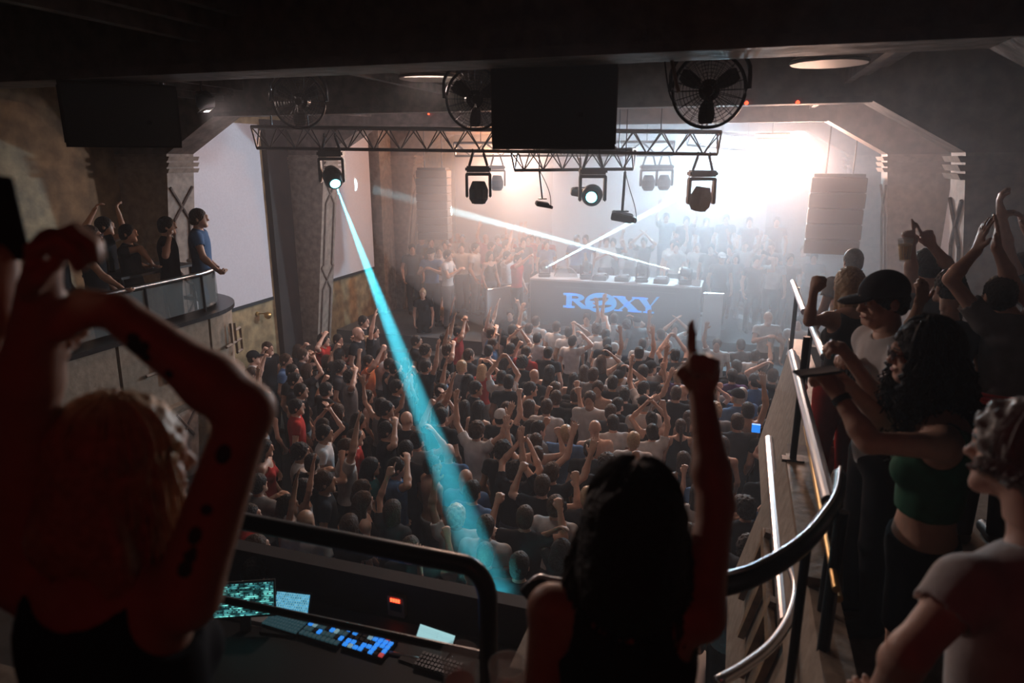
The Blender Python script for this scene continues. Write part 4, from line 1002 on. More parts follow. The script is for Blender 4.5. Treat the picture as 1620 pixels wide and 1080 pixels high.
# ------------------------------------------------------------------ poses of the crowd
def mirror(p): return (-p[0], p[1], p[2])
AR = {  # elbow, wrist, hand shape, palm normal
 'dn': ((.26, -.03, 1.15), (.25, .10, .92), 'relax', (-1, 0, 0)), 'up': ((.25, .06, 1.70), (.22, .12, 1.95), 'open', (0, 1, 0)), 'out': ((.36, .06, 1.63), (.41, .12, 1.88), 'open', (0, 1, 0)),
 'fist': ((.37, .09, 1.42), (.31, .18, 1.66), 'fist', (-.3, 1, 0)), 'head': ((.41, .05, 1.60), (.19, .10, 1.76), 'relax', (-1, 0, 0)), 'chest': ((.26, .12, 1.20), (.07, .30, 1.33), 'relax', (-.4, 0, -1)),
 'phone': ((.25, .20, 1.62), (.08, .30, 1.86), 'grip', (-1, 0, .2)), 'fwd': ((.25, .22, 1.56), (.19, .42, 1.74), 'point', (0, 0, -1)), 'point': ((.26, .10, 1.68), (.20, .2, 1.92), 'point', (0, 1, 0)), 'clap': ((.30, .15, 1.60), (.05, .16, 1.84), 'open', (-1, 0, 0))}
PO = {'-': ('dn', 'dn', 'arms down'), 'R': ('up', 'dn', 'right arm up'), 'L': ('dn', 'up', 'left arm up'), '2': ('out', 'out', 'both arms up'), 'F': ('head', 'dn', 'right hand on head'), 'f': ('dn', 'head', 'left hand on head'),
 'H': ('clap', 'clap', 'hands clapping overhead'), 'P': ('phone', 'phone', 'both hands overhead'), 'C': ('chest', 'chest', 'hands at chest'), 'V': ('point', 'dn', 'right finger pointing'), 'v': ('dn', 'point', 'left finger pointing'), 'B': ('fist', 'fist', 'both fists up'), 'q': ('fist', 'dn', 'right fist up'), 'Q': ('dn', 'fist', 'left fist up'), 'w': ('fwd', 'dn', 'right arm forward')}
def pose(code, fem):
    r, l, _ = PO[code]; a, b = AR[r], AR[l]; q = .88 if fem else 1
    j = {'RE': (a[0][0]*q, *a[0][1:]), 'RW': (a[1][0]*q, *a[1][1:]), 'RH': a[2], 'RN': a[3], 'LE': mirror((b[0][0]*q, *b[0][1:])), 'LW': mirror((b[1][0]*q, *b[1][1:])), 'LH': b[2], 'LN': mirror(b[3])}
    return sk(j, fem)
_mc = {}
def cached(key, fn):
    if key not in _mc: _mc[key] = arrmesh(key[0], [fn()], M_black)
    return _mc[key]
def part(name, me, m, parent, **kw):
    o = bpy.data.objects.new(name, me); link(o, parent)
    if me.materials: o.material_slots[0].link = 'OBJECT'; o.material_slots[0].material = m
    return o
def person(loc, yaw, code, hair, hcol, top, style, fem, scale=1.0, skin=0, label='', group='dancing crowd', legs='k', shirt=True, phone=False):
    j = pose(code, fem)
    o = part('person', cached(('body', code, fem), lambda: body_mesh(j, fem)), SKIN[skin], None)
    o.location = loc; o.rotation_euler = (0, 0, yaw); o.scale = (scale,)*3; tag(o, label, 'person', group)
    if hair == 'cap': part('cap', cached(('cap',), lambda: cap_mesh(.012)), CM['k' if top != 'k' else 'w'], o); part('hair', cached(('hair', 'buzz'), lambda: hair_mesh('buzz')), HAIRM[hcol], o)
    elif hair != 'bald': part('hair', cached(('hair', hair), lambda: hair_mesh(hair, seed=len(hair))), HAIRM[hcol], o)
    if shirt: part('shirt', cached(('shirt', code, fem, style), lambda: shirt_mesh(j, fem, style)), CM[top], o)
    part('trousers', cached(('trousers', fem), lambda: trouser_mesh(j, fem)), M_jean if legs == 'n' else CM[legs], o)
    part('shoes', cached(('shoes',), lambda: shoe_mesh()), M_shoe, o)
    return o
# ------------------------------------------------------------------ the crowd, read off the photograph head by head
# each tile: origin x, y; entries  X,Y,hair,hair colour,top,arms,turn   (X, Y are 6.75 times larger than pixels)
# hair s short z buzz 0 bald c cap a afro u curly L long B bob P pony N bun ; turn b to the stage, r half turned right, f facing out
T0 = '''640,340: 215,360,s,d,c,-,f 320,255,0,b,n,-,f 415,285,s,b,c,-,r 420,410,c,l,n,C,f 570,320,s,d,w,-,f 630,240,0,b,w,-,r 780,215,0,b,r,-,r 860,215,z,b,w,q,r 750,345,s,d,w,B,f 505,385,s,b,w,C,f 590,430,s,d,w,C,r 885,350,s,d,w,-,b 1000,250,0,b,r,R,r 1130,260,s,d,k,L,r 1000,340,s,d,k,-,b 1060,430,L,d,k,-,r 1230,440,s,d,w,w,r 1265,300,s,d,w,-,r 1380,290,s,d,c,q,r 1560,240,s,b,o,F,r 1470,260,z,b,r,R,r 1340,205,c,l,w,-,b 1230,250,0,b,r,-,r 1150,380,L,d,k,P,b 930,610,L,d,r,C,f 745,640,L,b,k,R,r 1330,470,s,b,r,w,r 1180,330,s,d,w,L,b'''
TILES = '''620,470|0|1500,115,s,g,g,-,b 1340,130,s,b,k,v,f 640,110,P,l,k,2,b 20,720,s,d,k,-,r 60,910,s,d,c,Q,r 250,470,s,d,k,-,r 350,570,u,d,c,-,r 700,370,s,d,r,H,r 560,450,s,d,w,2,r 590,570,s,b,k,F,r 820,640,L,l,k,-,b 790,730,s,l,g,-,b 910,800,L,l,r,F,b 1020,270,s,d,w,2,r 1055,390,s,b,n,F,r 1070,500,s,b,n,f,r 1010,580,N,d,S,-,b 1280,350,z,d,k,-,b 1535,260,s,b,w,-,b 1460,340,s,b,w,L,b 1550,440,s,d,w,-,b 1310,480,s,b,S,H,b 1400,600,s,b,r,Q,b 1390,700,a,d,k,-,b 1555,820,0,d,k,-,b 1245,690,L,d,c,w,r 560,850,u,d,n,-,r 790,900,L,d,k,-,r 1170,870,s,d,w,P,b 1265,920,s,d,k,-,b 850,1000,s,d,k,-,r 1480,970,s,d,S,q,r 510,1030,s,d,w,2,r
840,470|0|270,320,s,b,w,q,b 400,375,s,d,w,F,b 440,470,s,d,w,F,b 600,230,s,b,w,L,f 930,220,s,b,w,L,b 700,350,u,b,w,w,b 795,400,s,d,w,-,b 810,490,s,d,k,-,b 1000,280,u,b,g,F,b 820,575,s,d,w,R,b 1190,500,z,b,w,-,b 1155,600,s,d,k,R,b 1390,400,z,b,w,L,b 1540,620,s,d,c,P,b 170,600,s,d,k,-,b 750,690,L,b,S,F,b 260,800,L,d,k,-,b 390,870,L,d,c,-,b 530,820,L,b,k,-,b 745,860,s,b,g,-,b 970,800,s,d,w,-,b 1065,830,s,d,k,q,b 960,890,c,l,w,F,b 485,970,z,b,k,-,b 850,940,s,d,k,-,b 660,1030,s,b,S,-,f 1570,850,s,l,p,L,b 1395,1010,L,d,S,-,b 210,1040,s,b,k,q,b 1600,1040,z,b,k,-,b 1180,190,c,g,g,-,b
1060,470|0|80,240,s,b,w,H,f 500,500,s,b,w,R,f 760,510,s,b,g,C,b 910,630,s,d,w,w,r 985,740,s,b,w,C,r 545,800,s,d,k,-,b 680,760,s,d,k,-,b 700,860,s,d,p,-,b 430,880,s,d,k,-,b 1120,850,s,d,k,f,r 1175,960,s,d,k,-,b 840,860,s,d,n,-,b 1260,860,s,d,k,R,r 440,960,u,l,g,-,b 130,1060,0,b,k,-,b 770,1060,z,g,n,Q,b
400,490|0|150,410,s,b,k,q,r 340,540,s,b,n,-,r 480,430,L,b,k,C,r 760,320,u,d,r,F,r 890,325,s,d,k,-,r 1160,140,s,d,k,-,r 1170,255,0,b,k,-,r 1220,360,z,l,k,-,r 800,540,B,b,k,F,b 990,450,L,d,r,H,r 1230,530,s,d,o,P,r 1300,470,s,d,w,-,b 430,760,s,d,k,-,r 510,850,s,d,k,-,r 1030,720,u,d,g,F,r 1210,930,L,d,k,-,r 1480,610,s,d,k,q,r 1550,790,s,d,k,-,r 1270,215,s,d,k,R,r
400,620|0|450,160,s,d,r,-,r 900,210,B,b,k,-,b 760,440,s,d,w,-,r 980,620,s,b,w,R,r 1310,210,s,d,k,-,r 1225,280,L,d,k,-,r 1380,420,s,d,k,F,r 1100,480,s,b,r,-,r 480,690,u,d,w,C,r 770,920,s,b,k,-,r 1240,840,L,d,t,-,r 1200,1050,L,b,k,-,r 560,1030,L,d,w,R,r 1420,800,s,d,n,F,r 110,600,L,d,r,-,r 600,760,s,d,k,q,b 1620,640,s,d,k,-,b
620,610|0|150,370,0,b,k,-,b 240,610,s,d,g,F,b 290,890,s,d,S,-,r 540,230,L,d,k,H,b 780,230,L,d,k,-,b 960,220,L,d,k,-,b 600,720,0,d,n,-,b 950,470,u,b,w,2,b 1235,310,c,d,k,V,b 1400,230,B,b,c,-,b 1550,260,s,b,w,-,b 1550,420,s,d,g,-,r 1190,620,B,d,k,-,b 1180,720,u,d,k,-,b 1300,890,u,d,k,P,b 1590,600,z,b,c,2,b 780,1030,0,b,n,-,f 520,330,s,d,k,Q,b
840,610|0|210,120,s,b,k,q,b 520,150,s,b,k,-,b 650,110,s,b,w,-,f 840,100,s,d,k,-,b 940,160,s,d,k,-,r 790,230,s,b,c,-,b 75,270,B,b,k,-,b 60,420,L,d,k,-,r 100,590,s,b,S,q,b 380,500,s,l,n,Q,b 625,480,0,b,S,-,b 630,680,s,d,k,-,b 1095,590,s,l,w,-,b 1300,480,N,d,w,V,b 1375,350,N,d,k,H,b 1160,170,c,g,w,-,b 810,850,a,d,k,q,b 180,1020,s,b,k,2,b 1590,390,P,b,S,-,b
1060,610|0|130,390,P,b,S,-,b 150,800,L,b,S,-,b 500,270,u,l,g,-,b 720,310,s,b,c,-,b 840,280,s,d,S,R,b 1060,300,s,d,k,-,b 1180,250,s,d,n,-,b 1090,400,L,d,k,C,r 560,640,B,b,S,-,b 1050,920,s,b,k,-,b 770,130,c,g,n,-,b
380,740|0|100,490,s,d,r,-,r 690,300,L,d,w,R,r 740,560,0,b,w,-,b 1110,640,B,b,k,-,b 1330,300,L,b,k,-,r 150,850,s,b,n,-,r
600,740|0|130,460,B,b,c,v,b 960,270,s,d,n,-,b 890,570,u,l,w,L,b 1120,790,s,b,w,-,b 1240,890,s,d,k,-,b 1140,1010,0,b,w,-,b 330,870,s,b,k,q,b
780,740|0|310,550,s,b,k,B,b 590,190,s,b,k,B,b 945,350,s,l,k,-,b 690,300,s,b,w,-,b 30,900,z,b,k,-,b'''
STAGE = '''840,320|st|205,340,s,d,g,q,f 310,330,c,d,r,-,f 165,450,s,b,n,-,f 60,370,s,b,r,R,f 490,395,s,d,n,-,f 665,350,s,d,n,-,f 805,420,s,b,w,C,f 1045,320,s,d,k,B,f 1330,320,s,b,k,H,f 1540,470,s,d,w,-,f 1180,350,s,b,g,V,f
1060,320|st|130,350,s,b,w,L,f 330,410,s,b,w,-,f 430,505,s,d,k,-,f 640,500,s,d,c,-,f 800,370,s,b,w,2,f 550,590,c,d,k,-,f 950,440,s,b,g,B,f 1090,470,s,b,k,F,f 1230,610,s,d,c,-,b 1130,600,s,b,w,q,b 1430,510,s,b,w,-,f 960,620,s,d,k,Q,b 690,600,L,d,k,w,f 1540,590,s,b,g,-,r 40,460,s,d,w,-,f
1060,320|ri|170,215,s,d,c,-,f 385,275,s,d,c,-,f 565,235,s,d,c,-,f 1180,275,s,d,c,-,f 865,370,s,d,c,-,f
840,320|ri|1400,200,s,d,c,R,f 1600,260,s,d,c,L,f
1060,470|rs|1035,150,0,b,w,C,f 1320,110,s,d,w,-,f'''
HK = {'s': 'short', 'z': 'buzz', '0': 'bald', 'c': 'cap', 'a': 'afro', 'u': 'curly', 'L': 'long', 'B': 'bob', 'P': 'pony', 'N': 'bun'}
HT = {'s': 'short {} hair', 'z': 'cropped {} hair', '0': 'bald head', 'c': 'cap', 'a': 'big round {} hair', 'u': 'curly {} hair', 'L': 'long {} hair', 'B': 'chin-length {} hair', 'P': '{} ponytail', 'N': '{} hair bun'}
placed = []; pend = []; used = set(); BOOTH = Vector((-2.7, 17.0))
def proj(p):
    v = Vector(p)-CAM; d = v.dot(FW); return 810+FPX*v.dot(RT)/d, 540-FPX*v.dot(UP)/d
rnd = random.Random(11)
def where(px, py, zone):
    return f'{round(px/16.2)}% across, {round(py/10.8)}% down the photo'
def add(px, py, hr, hc, top, arms, turn, zone, floor=0.0, at=None):
    fem = hr in 'LBPN'; sc = rnd.uniform(.97, 1.05)*(.95 if fem else 1.02)
    if at is None: q = PZ(px, py, floor+1.63*sc)
    else: q = Vector(at)
    md = .3 if zone != 'fill' else .43
    for (x, y, z) in placed:
        if zone == 'fill' and abs(z-floor) < .5 and (x-q.x)**2+(y-q.y)**2 < md*md: return None
    if not (XL+.35 < q.x < XR-.4): return None
    placed.append((q.x, q.y, floor))
    pend.append([px, py, hr, hc, top, arms, turn, zone, floor, q.x, q.y, sc, fem])
    return True
def build(px, py, hr, hc, top, arms, turn, zone, floor, x, y, sc, fem, spot):
    q = Vector((x, y, 0)); dr = BOOTH-Vector((q.x, q.y)); yaw = math.atan2(dr.y, dr.x)-PI/2
    if zone in ('st', 'ri') or turn == 'f': yaw = math.atan2(-q.y, -q.x)-PI/2+rnd.uniform(-.35, .35)+PI*0
    elif turn == 'r': yaw -= R_(42)+rnd.uniform(-.15, .25)
    else: yaw += rnd.uniform(-.3, .3)
    bare = top == 'S'; tc_ = top if not bare else 'k'
    a = HT[hr].format(HNAME[hc]) if hr not in '0c' else HT[hr]
    sty = ('tank' if fem and rnd.random() < .5 else 'tee')
    clothes = ('bare-backed' if bare and not fem else f'{CL[tc_][0]} top') if not (bare and fem) else 'black strappy top'
    if bare and fem: sty = 'tank'
    who = f'person, {a}, ' + ('bare torso' if bare and not fem else clothes)
    lab = f'{who}, {PO[arms][2]}, {spot}'
    if len(lab.replace('-', ' ').split()) > 16: lab = f'{who}, {spot}'
    used.add(lab)
    gp = {'st': 'people on the stage', 'ri': 'people on the rear riser', 'pl': 'people on the left platform', 'rs': 'people on the right steps'}.get(zone, 'dancing crowd')
    o = person((q.x, q.y, floor), yaw, arms, HK[hr], hc, tc_, sty, fem, sc, rnd.choice([0, 0, 1, 2, 3]), lab, gp, rnd.choice('kkkncg'), shirt=not (bare and not fem))
    return o
def parse(block, floor0=0):
    for line in block.strip().split('\n'):
        head, z, body = line.split('|'); x0, y0 = map(float, head.split(','))
        for e in body.split():
            X_, Y_, hr, hc, top, arms, turn = e.split(','); px, py = x0+float(X_)/6.75, y0+float(Y_)/6.75
            zone = z if z != '0' else 'cr'
            fl = {'cr': 0.0, 'st': 1.3, 'ri': 1.75, 'rs': .5}[zone]
            if zone == 'ri': fl = 1.9
            if zone == 'cr' and px < 700 and py < 532: fl = .35 if px < 600 else .7
            if zone == 'rs' and Y_ in ('50', '60'): fl = .95
            yield px, py, hr, hc, top, arms, turn, zone, fl
for a in parse(TILES): add(*a)
for a in parse(STAGE): add(*a)
hd, bd = T0.split(': ', 1)
for e in bd.split():
    X_, Y_, hr, hc, top, arms, turn = e.split(','); px, py = 620+float(X_)/6.75, 340+float(Y_)/6.75
    Y0 = PZ(px, py, 1.3+1.63).y
    add(px, py, hr, hc, top, arms, turn, 'pl', 1.3 if Y0 > 13.7 else .7)
add(669, 464, 'N', 'l', 'k', '-', 'f', 'cr', .7)
# fill the dance floor between them
cand = []
y = 4.6
while y < 14.9:
    x = -8.1
    while x < 2.3:
        cand.append((x+rnd.uniform(-.16, .16), y+rnd.uniform(-.16, .16))); x += .52
    y += .52
rnd.shuffle(cand); cand.sort(key=lambda c: c[1]+rnd.uniform(0, 3))
nfill = 0
for x, y in cand:
    if y > 12.3 and (x < -4.9 or x > -.6): continue
    if x > .2 and y < 7.8 and x > .5: continue
    px, py = proj((x, y, 1.63))
    if not (385 < px < 1275 and 500 < py < 930): continue
    if px < 560 and py > 860: continue
    if len(pend) > 285: break
    hr = rnd.choice('sssssuLLBPc'); 
    if add(px, py, hr, rnd.choice('dddbbl'), rnd.choice('kkkkccgwwn'), rnd.choice('---CRqQHBFLf2P'), rnd.choice('bbbr'), 'fill', 0.0, (x, y, 0)): nfill += 1
# move neighbours apart, mostly along the line of sight
for it in range(40):
    for i in range(len(pend)):
        A = pend[i]
        for k in range(i):
            B = pend[k]
            if abs(A[8]-B[8]) > .9: continue
            dx, dy = A[9]-B[9], A[10]-B[10]; d2 = dx*dx+dy*dy
            if d2 < .42**2:
                d = math.sqrt(d2)+1e-4; s = (.42-d)*.25
                ux, uy = dx/d*.6, dy/d*.6+(.6 if dy > 0 else -.6)
                A[9] += ux*s; A[10] += uy*s; B[9] -= ux*s; B[10] -= uy*s
for A in pend:
    A[9] = min(max(A[9], XL+.4), XR-.4)
    if A[7] == 'ri': A[10] = min(max(A[10], 19.25), 20.5)
    elif A[7] == 'st':
        A[10] = min(max(A[10], 16.9 if BX0-.2 < A[9] < BX1+.2 else 15.5), 18.7)
    elif A[7] == 'cr' and A[8] == 0 and A[10] > 14.8: A[10] = 14.8
    elif A[7] == 'rs' and A[8] < .9: A[10] = min(max(A[10], 13.2), 13.9)
    elif A[7] == 'pl' and A[8] > 1: A[10] = min(max(A[10], 13.85), 20.4); 
    if A[7] == 'pl' and A[10] > 18.8: A[10] = 18.7
ORD = 'first second third fourth fifth sixth seventh eighth ninth tenth eleventh twelfth thirteenth fourteenth fifteenth sixteenth seventeenth eighteenth nineteenth twentieth'.split()
def ordn(i): return ORD[i] if i < 20 else 'twenty-'+ORD[i-20]
rows = {}
for A in pend:
    z = {'fill': 'cr', 'cr': 'cr'}.get(A[7], A[7])
    rows.setdefault((z, int((15-A[10])/.62) if z == 'cr' else (int((A[10]-13)/1.4) if z == 'pl' else (int((A[10]-15)/1.3) if z == 'st' else 0))), []).append(A)
for zz in ('cr', 'pl', 'st', 'ri', 'rs'):
    ks = sorted(k for k in rows if k[0] == zz)
    for n, k in enumerate(ks):
        for i, A in enumerate(sorted(rows[k], key=lambda A: A[9]/A[10])):
            nm = {'cr': f'{ordn(i)} along {ordn(n)} row from stage', 'pl': f'{ordn(i)} along {ordn(n)} platform row', 'st': f'{ordn(i)} along {ordn(n)} stage row', 'ri': f'{ordn(i)} along the rear riser', 'rs': f'{ordn(i)} on the stage-side steps'}[zz]
            build(*A, nm)
print('crowd', len(pend), 'fill', nfill)
# ------------------------------------------------------------------ the people near the camera
def strands(c, R, n, length, wave=.006, amp=1.0, rad=.006, seed=1, spread=1.0, front=.9, curl=18):
    rg = random.Random(seed); bm = NB(); c = npv(c)
    for i in range(n):
        az = rg.uniform(-PI+0, PI); 
        if abs(az) < front: az = math.copysign(front+rg.random()*1.2, az)
        # az 0 = front (+y)
        pts = []; th0 = rg.uniform(.05, .9); L_ = length*rg.uniform(.75, 1.05); ph = rg.uniform(0, 6.3); g = rg.uniform(.004, .02)*spread
        for k in range(7):
            th = th0+(1.75-th0)*k/6; v = npv((math.sin(az)*math.sin(th)*(.076+g), math.cos(az)*math.sin(th)*(.097+g)-.014, math.cos(th)*(.092+g)+.03)); pts.append(c+R@v)
        p0 = pts[-1]; out = R@npv((math.sin(az), math.cos(az), 0))
        m = max(4, int(L_/.035))
        for k in range(1, m+1):
            t = k/m; q = p0+npv((0, 0, -L_*t))+out*(.035*spread*math.sin(min(1, t*1.6)*PI/2)-.01*t)
            q = q+npv((math.sin(ph+t*curl*L_*3)*wave, math.cos(ph+t*curl*L_*3)*wave, 0)); pts.append(q)
        sweep(bm, [Vector(p.tolist()) for p in pts], rad, 4, taper=lambda t: 1-.75*t*t)
    return bm
def to_local(o, p): return tuple((Vector(p)-o[0]) @ Matrix.Rotation(o[1], 3, 'Z') / o[2]) if not isinstance(p, tuple) else p
def hero(label, xy, floor, yaw, sc, J, fem=False, skin=0, hair=None, hcol='d', shirt=None, style='tee', hem=.86, legs='k', short=False, h=.010, fine=True, group=None, head=None, HR=(0, 0, 0), lean=(0, 0), cap=False, long_hair=None, hairbig=1.0, rarm=None, sl=.55):
    loc = Vector((xy[0], xy[1], floor)); fr = (loc, yaw, sc); Ri = Matrix.Rotation(-yaw, 3, 'Z')
    def lp(p): return tuple((Ri @ (Vector(p)-loc))/sc)
    def ld(p): return tuple(Ri @ Vector(p))
    j = {}
    for k, v in J.items(): j[k] = v if isinstance(v, (str,)) else (ld(v) if k[1:] in ('N', 'D', 'T') else (lp(v) if isinstance(v, Vector) else v))
    for s_, x in (('R', 1), ('L', -1)):
        a, b_ = ((.26*x, -.03, 1.15), (.24*x, .12, .93)); j.setdefault(s_+'E', a); j.setdefault(s_+'W', b_)
        # keep the limb lengths human: clamp elbow and wrist
        j.setdefault(s_+'S', (x*((.155 if fem else .178) if j[s_+'E'][2] > 1.45 else (.165 if fem else SH))+lean[0], lean[1], 1.45 if j[s_+'E'][2] > 1.45 else 1.415))
        S_, E, W_ = (npv(j[s_+q]) for q in 'SEW')
        v = E-S_; l = np.linalg.norm(v); l2 = float(np.clip(l, .20, .33)); E2 = S_+v/l*l2; W2 = W_+(E2-E)*.5; v = W2-E2; l = np.linalg.norm(v); W2 = E2+v/l*float(np.clip(l, .2, .30))
        j[s_+'E'], j[s_+'W'] = tuple(E2.tolist()), tuple(W2.tolist())
    j['HC'] = lp(head) if head is not None else (lean[0], .025+lean[1], 1.625)
    j['HR'] = HR; j['lean'] = lean; j = sk(j, fem)
    j['rarm'] = rarm or 1.0; parts_ = [body_mesh(j, fem, h)]
    hc = npv(j['HC']); R = rotm(*HR)
    if fine:
        f = Field(hc-.17, hc+.17, .0048); f.cap((lean[0], -.01+lean[1], 1.43), hc+npv((0, -.02, -.04)), .062 if not fem else .05, .055 if not fem else .045, .035); head_prims(f, hc, R, fem, True); f.plane_cut((0, 0, -1), -(float(hc[2])-.14)); parts_.append(f.mesh())
        for s_ in 'RL':
            d, n, sd, pz = hand_dirs(j, s_); w = npv(j[s_+'W']); f = Field(w-.2, w+.24, .0042); E = npv(j[s_+'E']); a = w+(E-w)*.35
            ra = j['rarm']; f.cap(a, w, (.033 if not fem else .029)*ra, (.0265 if not fem else .0235)*ra, .01); hand_prims(f, w, d, n, sd, pz, 1.0 if not fem else .93, .0088 if not fem else .0078, .005); parts_.append(f.mesh())
        # the coarse head and hands lie just inside the fine ones
    o = bpy.data.objects.new('person', arrmesh('person', parts_, SKIN[skin])); COL.objects.link(o); o.location = loc; o.rotation_euler = (0, 0, yaw); o.scale = (sc,)*3
    tag(o, label, 'person', group)
    if hair: part('hair', arrmesh('hair', [hair_mesh(hair, .007 if fine else .011, hc, R, 3, hairbig)], M_black), HAIRM[hcol], o)
    if long_hair:
        bm = strands(hc, R, **long_hair); ho = bmo('hair', bm, HAIRM[hcol], o, True)
    if cap: part('cap', arrmesh('cap', [cap_mesh(.006, hc, R)], M_black), CM[cap], o)
    if shirt: part('shirt', arrmesh('shirt', [shirt_mesh(j, fem, style, h, .014, hem, sl)], M_black), CM[shirt] if isinstance(shirt, str) else shirt, o)
    part('shorts' if short else 'trousers', arrmesh('trousers', [trouser_mesh(j, fem, short, .012)], M_black), M_jean if legs == 'j' else CM[legs], o)
    part('shoes', cached(('shoes',), lambda: shoe_mesh()), M_shoe, o)
    o['_j'] = 0; del o['_j']
    return o, j
def eyes(o, j, sc=1):
    hc, R = npv(j['HC']), rotm(*j['HR'])
    for x in (-1, 1):
        p = hc+R@npv((.03*x, .0895, .008)); e = mk('eye', lambda b: sph(b, Vector(p.tolist()), .0085, 10), M_white, o, True)
        q = hc+R@npv((.03*x, .0975, .008)); mk('pupil', lambda b: sph(b, Vector(q.tolist()), (.0035, .0012, .0035), 8), M_black, e)
        a, b_ = hc+R@npv((.015*x, .1, .03)), hc+R@npv((.047*x, .088, .03)); mk('eyebrow', lambda b: sweep(b, [Vector(a.tolist()), Vector(b_.tolist())], .0035, 5), HAIRM['d'], o)
    a, b_ = hc+R@npv((-.018, .0965, -.058)), hc+R@npv((.018, .0965, -.058)); mk('lips', lambda b: sweep(b, [Vector(a.tolist()), Vector((hc+R@npv((0, .1, -.058))).tolist()), Vector(b_.tolist())], .0045, 6), mat('lip', (.4, .12, .1), .5), o)
def text_mesh(c):
    t = bpy.data.objects.new('tmp', c); COL.objects.link(t); bpy.context.view_layer.update()
    me = bpy.data.meshes.new_from_object(t.evaluated_get(bpy.context.evaluated_depsgraph_get())); bpy.data.objects.remove(t); return me
def glasses(o, j, m):
    hc, R = npv(j['HC']), rotm(*j['HR']); V = lambda x, y, z: Vector((hc+R@npv((x, y, z))).tolist())
    g = mk('glasses', lambda b: [sweep(b, [V(x*.032+math.cos(a)*.024, .108-abs(math.cos(a))*.004, .008+math.sin(a)*.018) for a in [i*PI/6 for i in range(12)]], .002, 5, True) for x in (-1, 1)], m, o)
    for x in (-1, 1):
        mk('glasses_arm', lambda b: sweep(b, [V(x*.056, .105, .012), V(x*.08, .0, .012)], .002, 5), m, g)
        mk('lens', lambda b: cyl(b, V(x*.032, .107, .008), V(x*.032, .109, .008), .021, .021, 14), M_lens0, g)
def place_in(o, name, fn, m, **k): return mk(name, fn, m, o, **k)
# the woman in the middle, pointing up
FB = 2.8
o, j = hero('dark-haired woman seen from behind, one arm raised with pointing finger, by the curved railing', P(990, 985, 1.52), FB, R_(6), 1.0,
     dict(RE=P(1132, 800, 1.58), RW=P(1110, 625, 1.68), RH='point', RN=Vector((-.25, -.9, 0)), RT=Vector((-1, 0, 0)), RD=Vector((-.02, .10, 1)), LE=P(850, 1160, 1.55), LW=P(880, 1230, 1.75)),
     True, 1, 'long', 'd', 'k', 'tank', .9, 'k', head=P(1003, 826, 1.53), HR=(0, -.12, 0), long_hair=dict(n=360, length=.42, wave=.006, spread=1.6, rad=.007, seed=2), hairbig=1.35, rarm=1.2)
for x in (-.085, .085): mk('shoulder_strap', lambda b: sweep(b, arc([(x, -.11, 1.24), (x*1.05, -.105, 1.38), (x*1.1, -.02, 1.478), (x, .09, 1.4)], 4), .006, 6), CM['k'], o)
# the tattooed woman at the left edge
o, j = hero('blond woman with tattooed arms raised overhead, blurred at the near left edge', P(175, 975, 1.25), 2.95, R_(8), 1.04,
     dict(RE=P(405, 605, 1.2), RW=P(190, 470, 1.12), RH='grip', RN=Vector((0, .3, -1)), RD=Vector((-1, -.1, .15)), RT=Vector((0, -.3, 1)), LE=P(40, 620, 1.15), LW=P(62, 455, 1.08), LH='grip', LN=Vector((.8, .3, -.3))),
     True, 1, 'long', 'l', 'k', 'tank', .9, 'k', head=P(200, 735, 1.27), HR=(-.6, -.05, 0), long_hair=dict(n=360, length=.44, wave=.003, spread=.9, rad=.005, seed=5), hairbig=1.0, h=.009, rarm=1.3)
M_tat = mat('tattoo_ink', (.03, .02, .03), .6)
rt = random.Random(4)
S_, E_, W_ = npv(j['RS']), npv(j['RE']), npv(j['RW'])
for i in range(13):
    a, b_ = (S_, E_) if i % 2 else (E_, W_); t = rt.uniform(.15, .85); c = a+(b_-a)*t; d = (b_-a)/np.linalg.norm(b_-a)
    vv = npv((.15, -1, rt.uniform(-.2, .4))) if i % 2 else npv((.1, -1, rt.uniform(-.6, .2)))
    vv = vv-d*(vv@d); vv /= np.linalg.norm(vv); r0 = (.05+(.041-.05)*t if i % 2 else .041-.011*t)*.86*1.3
    c2 = c+vv*(r0-.004); M3 = Matrix((Vector(np.cross(vv, d).tolist()), Vector(d.tolist()), Vector(vv.tolist()))).transposed()
    mk('tattoo', lambda b: sph(b, Vector(c2.tolist()), (rt.uniform(.008, .014), rt.uniform(.01, .02), .006), 8, M3), M_tat, o)
# a hand with a dark phone reaching in at the upper left edge
o, j = hero('person beside the left edge holding up a dark phone, only the raised hand in view', P(-330, 900, 1.2), 2.8, R_(12), 1.06,
     dict(RE=P(-120, 560, 1.12), RW=P(6, 372, 1.1), RH='grip', RN=Vector((-1, .2, 0)), RT=Vector((0, 1, 0)), RD=Vector((.05, .1, 1))), False, 1, 'short', 'd', 'k', 'tee', head=P(-300, 640, 1.25), h=.011)
w_ = P(0, 345, 1.1); t = empty('mobile_phone', w_, label='dark blurred phone held up at the upper left edge', cat='phone', rot=(.2, .1, .3)); mk('case', lambda b: (boxlh(b, (-.036, -.004, -.07), (.036, .004, .07)), bevel(b, .003))[0], M_black, t); mk('screen', lambda b: boxlh(b, (-.032, .004, -.064), (.032, .005, .064)), M_lens0, t)
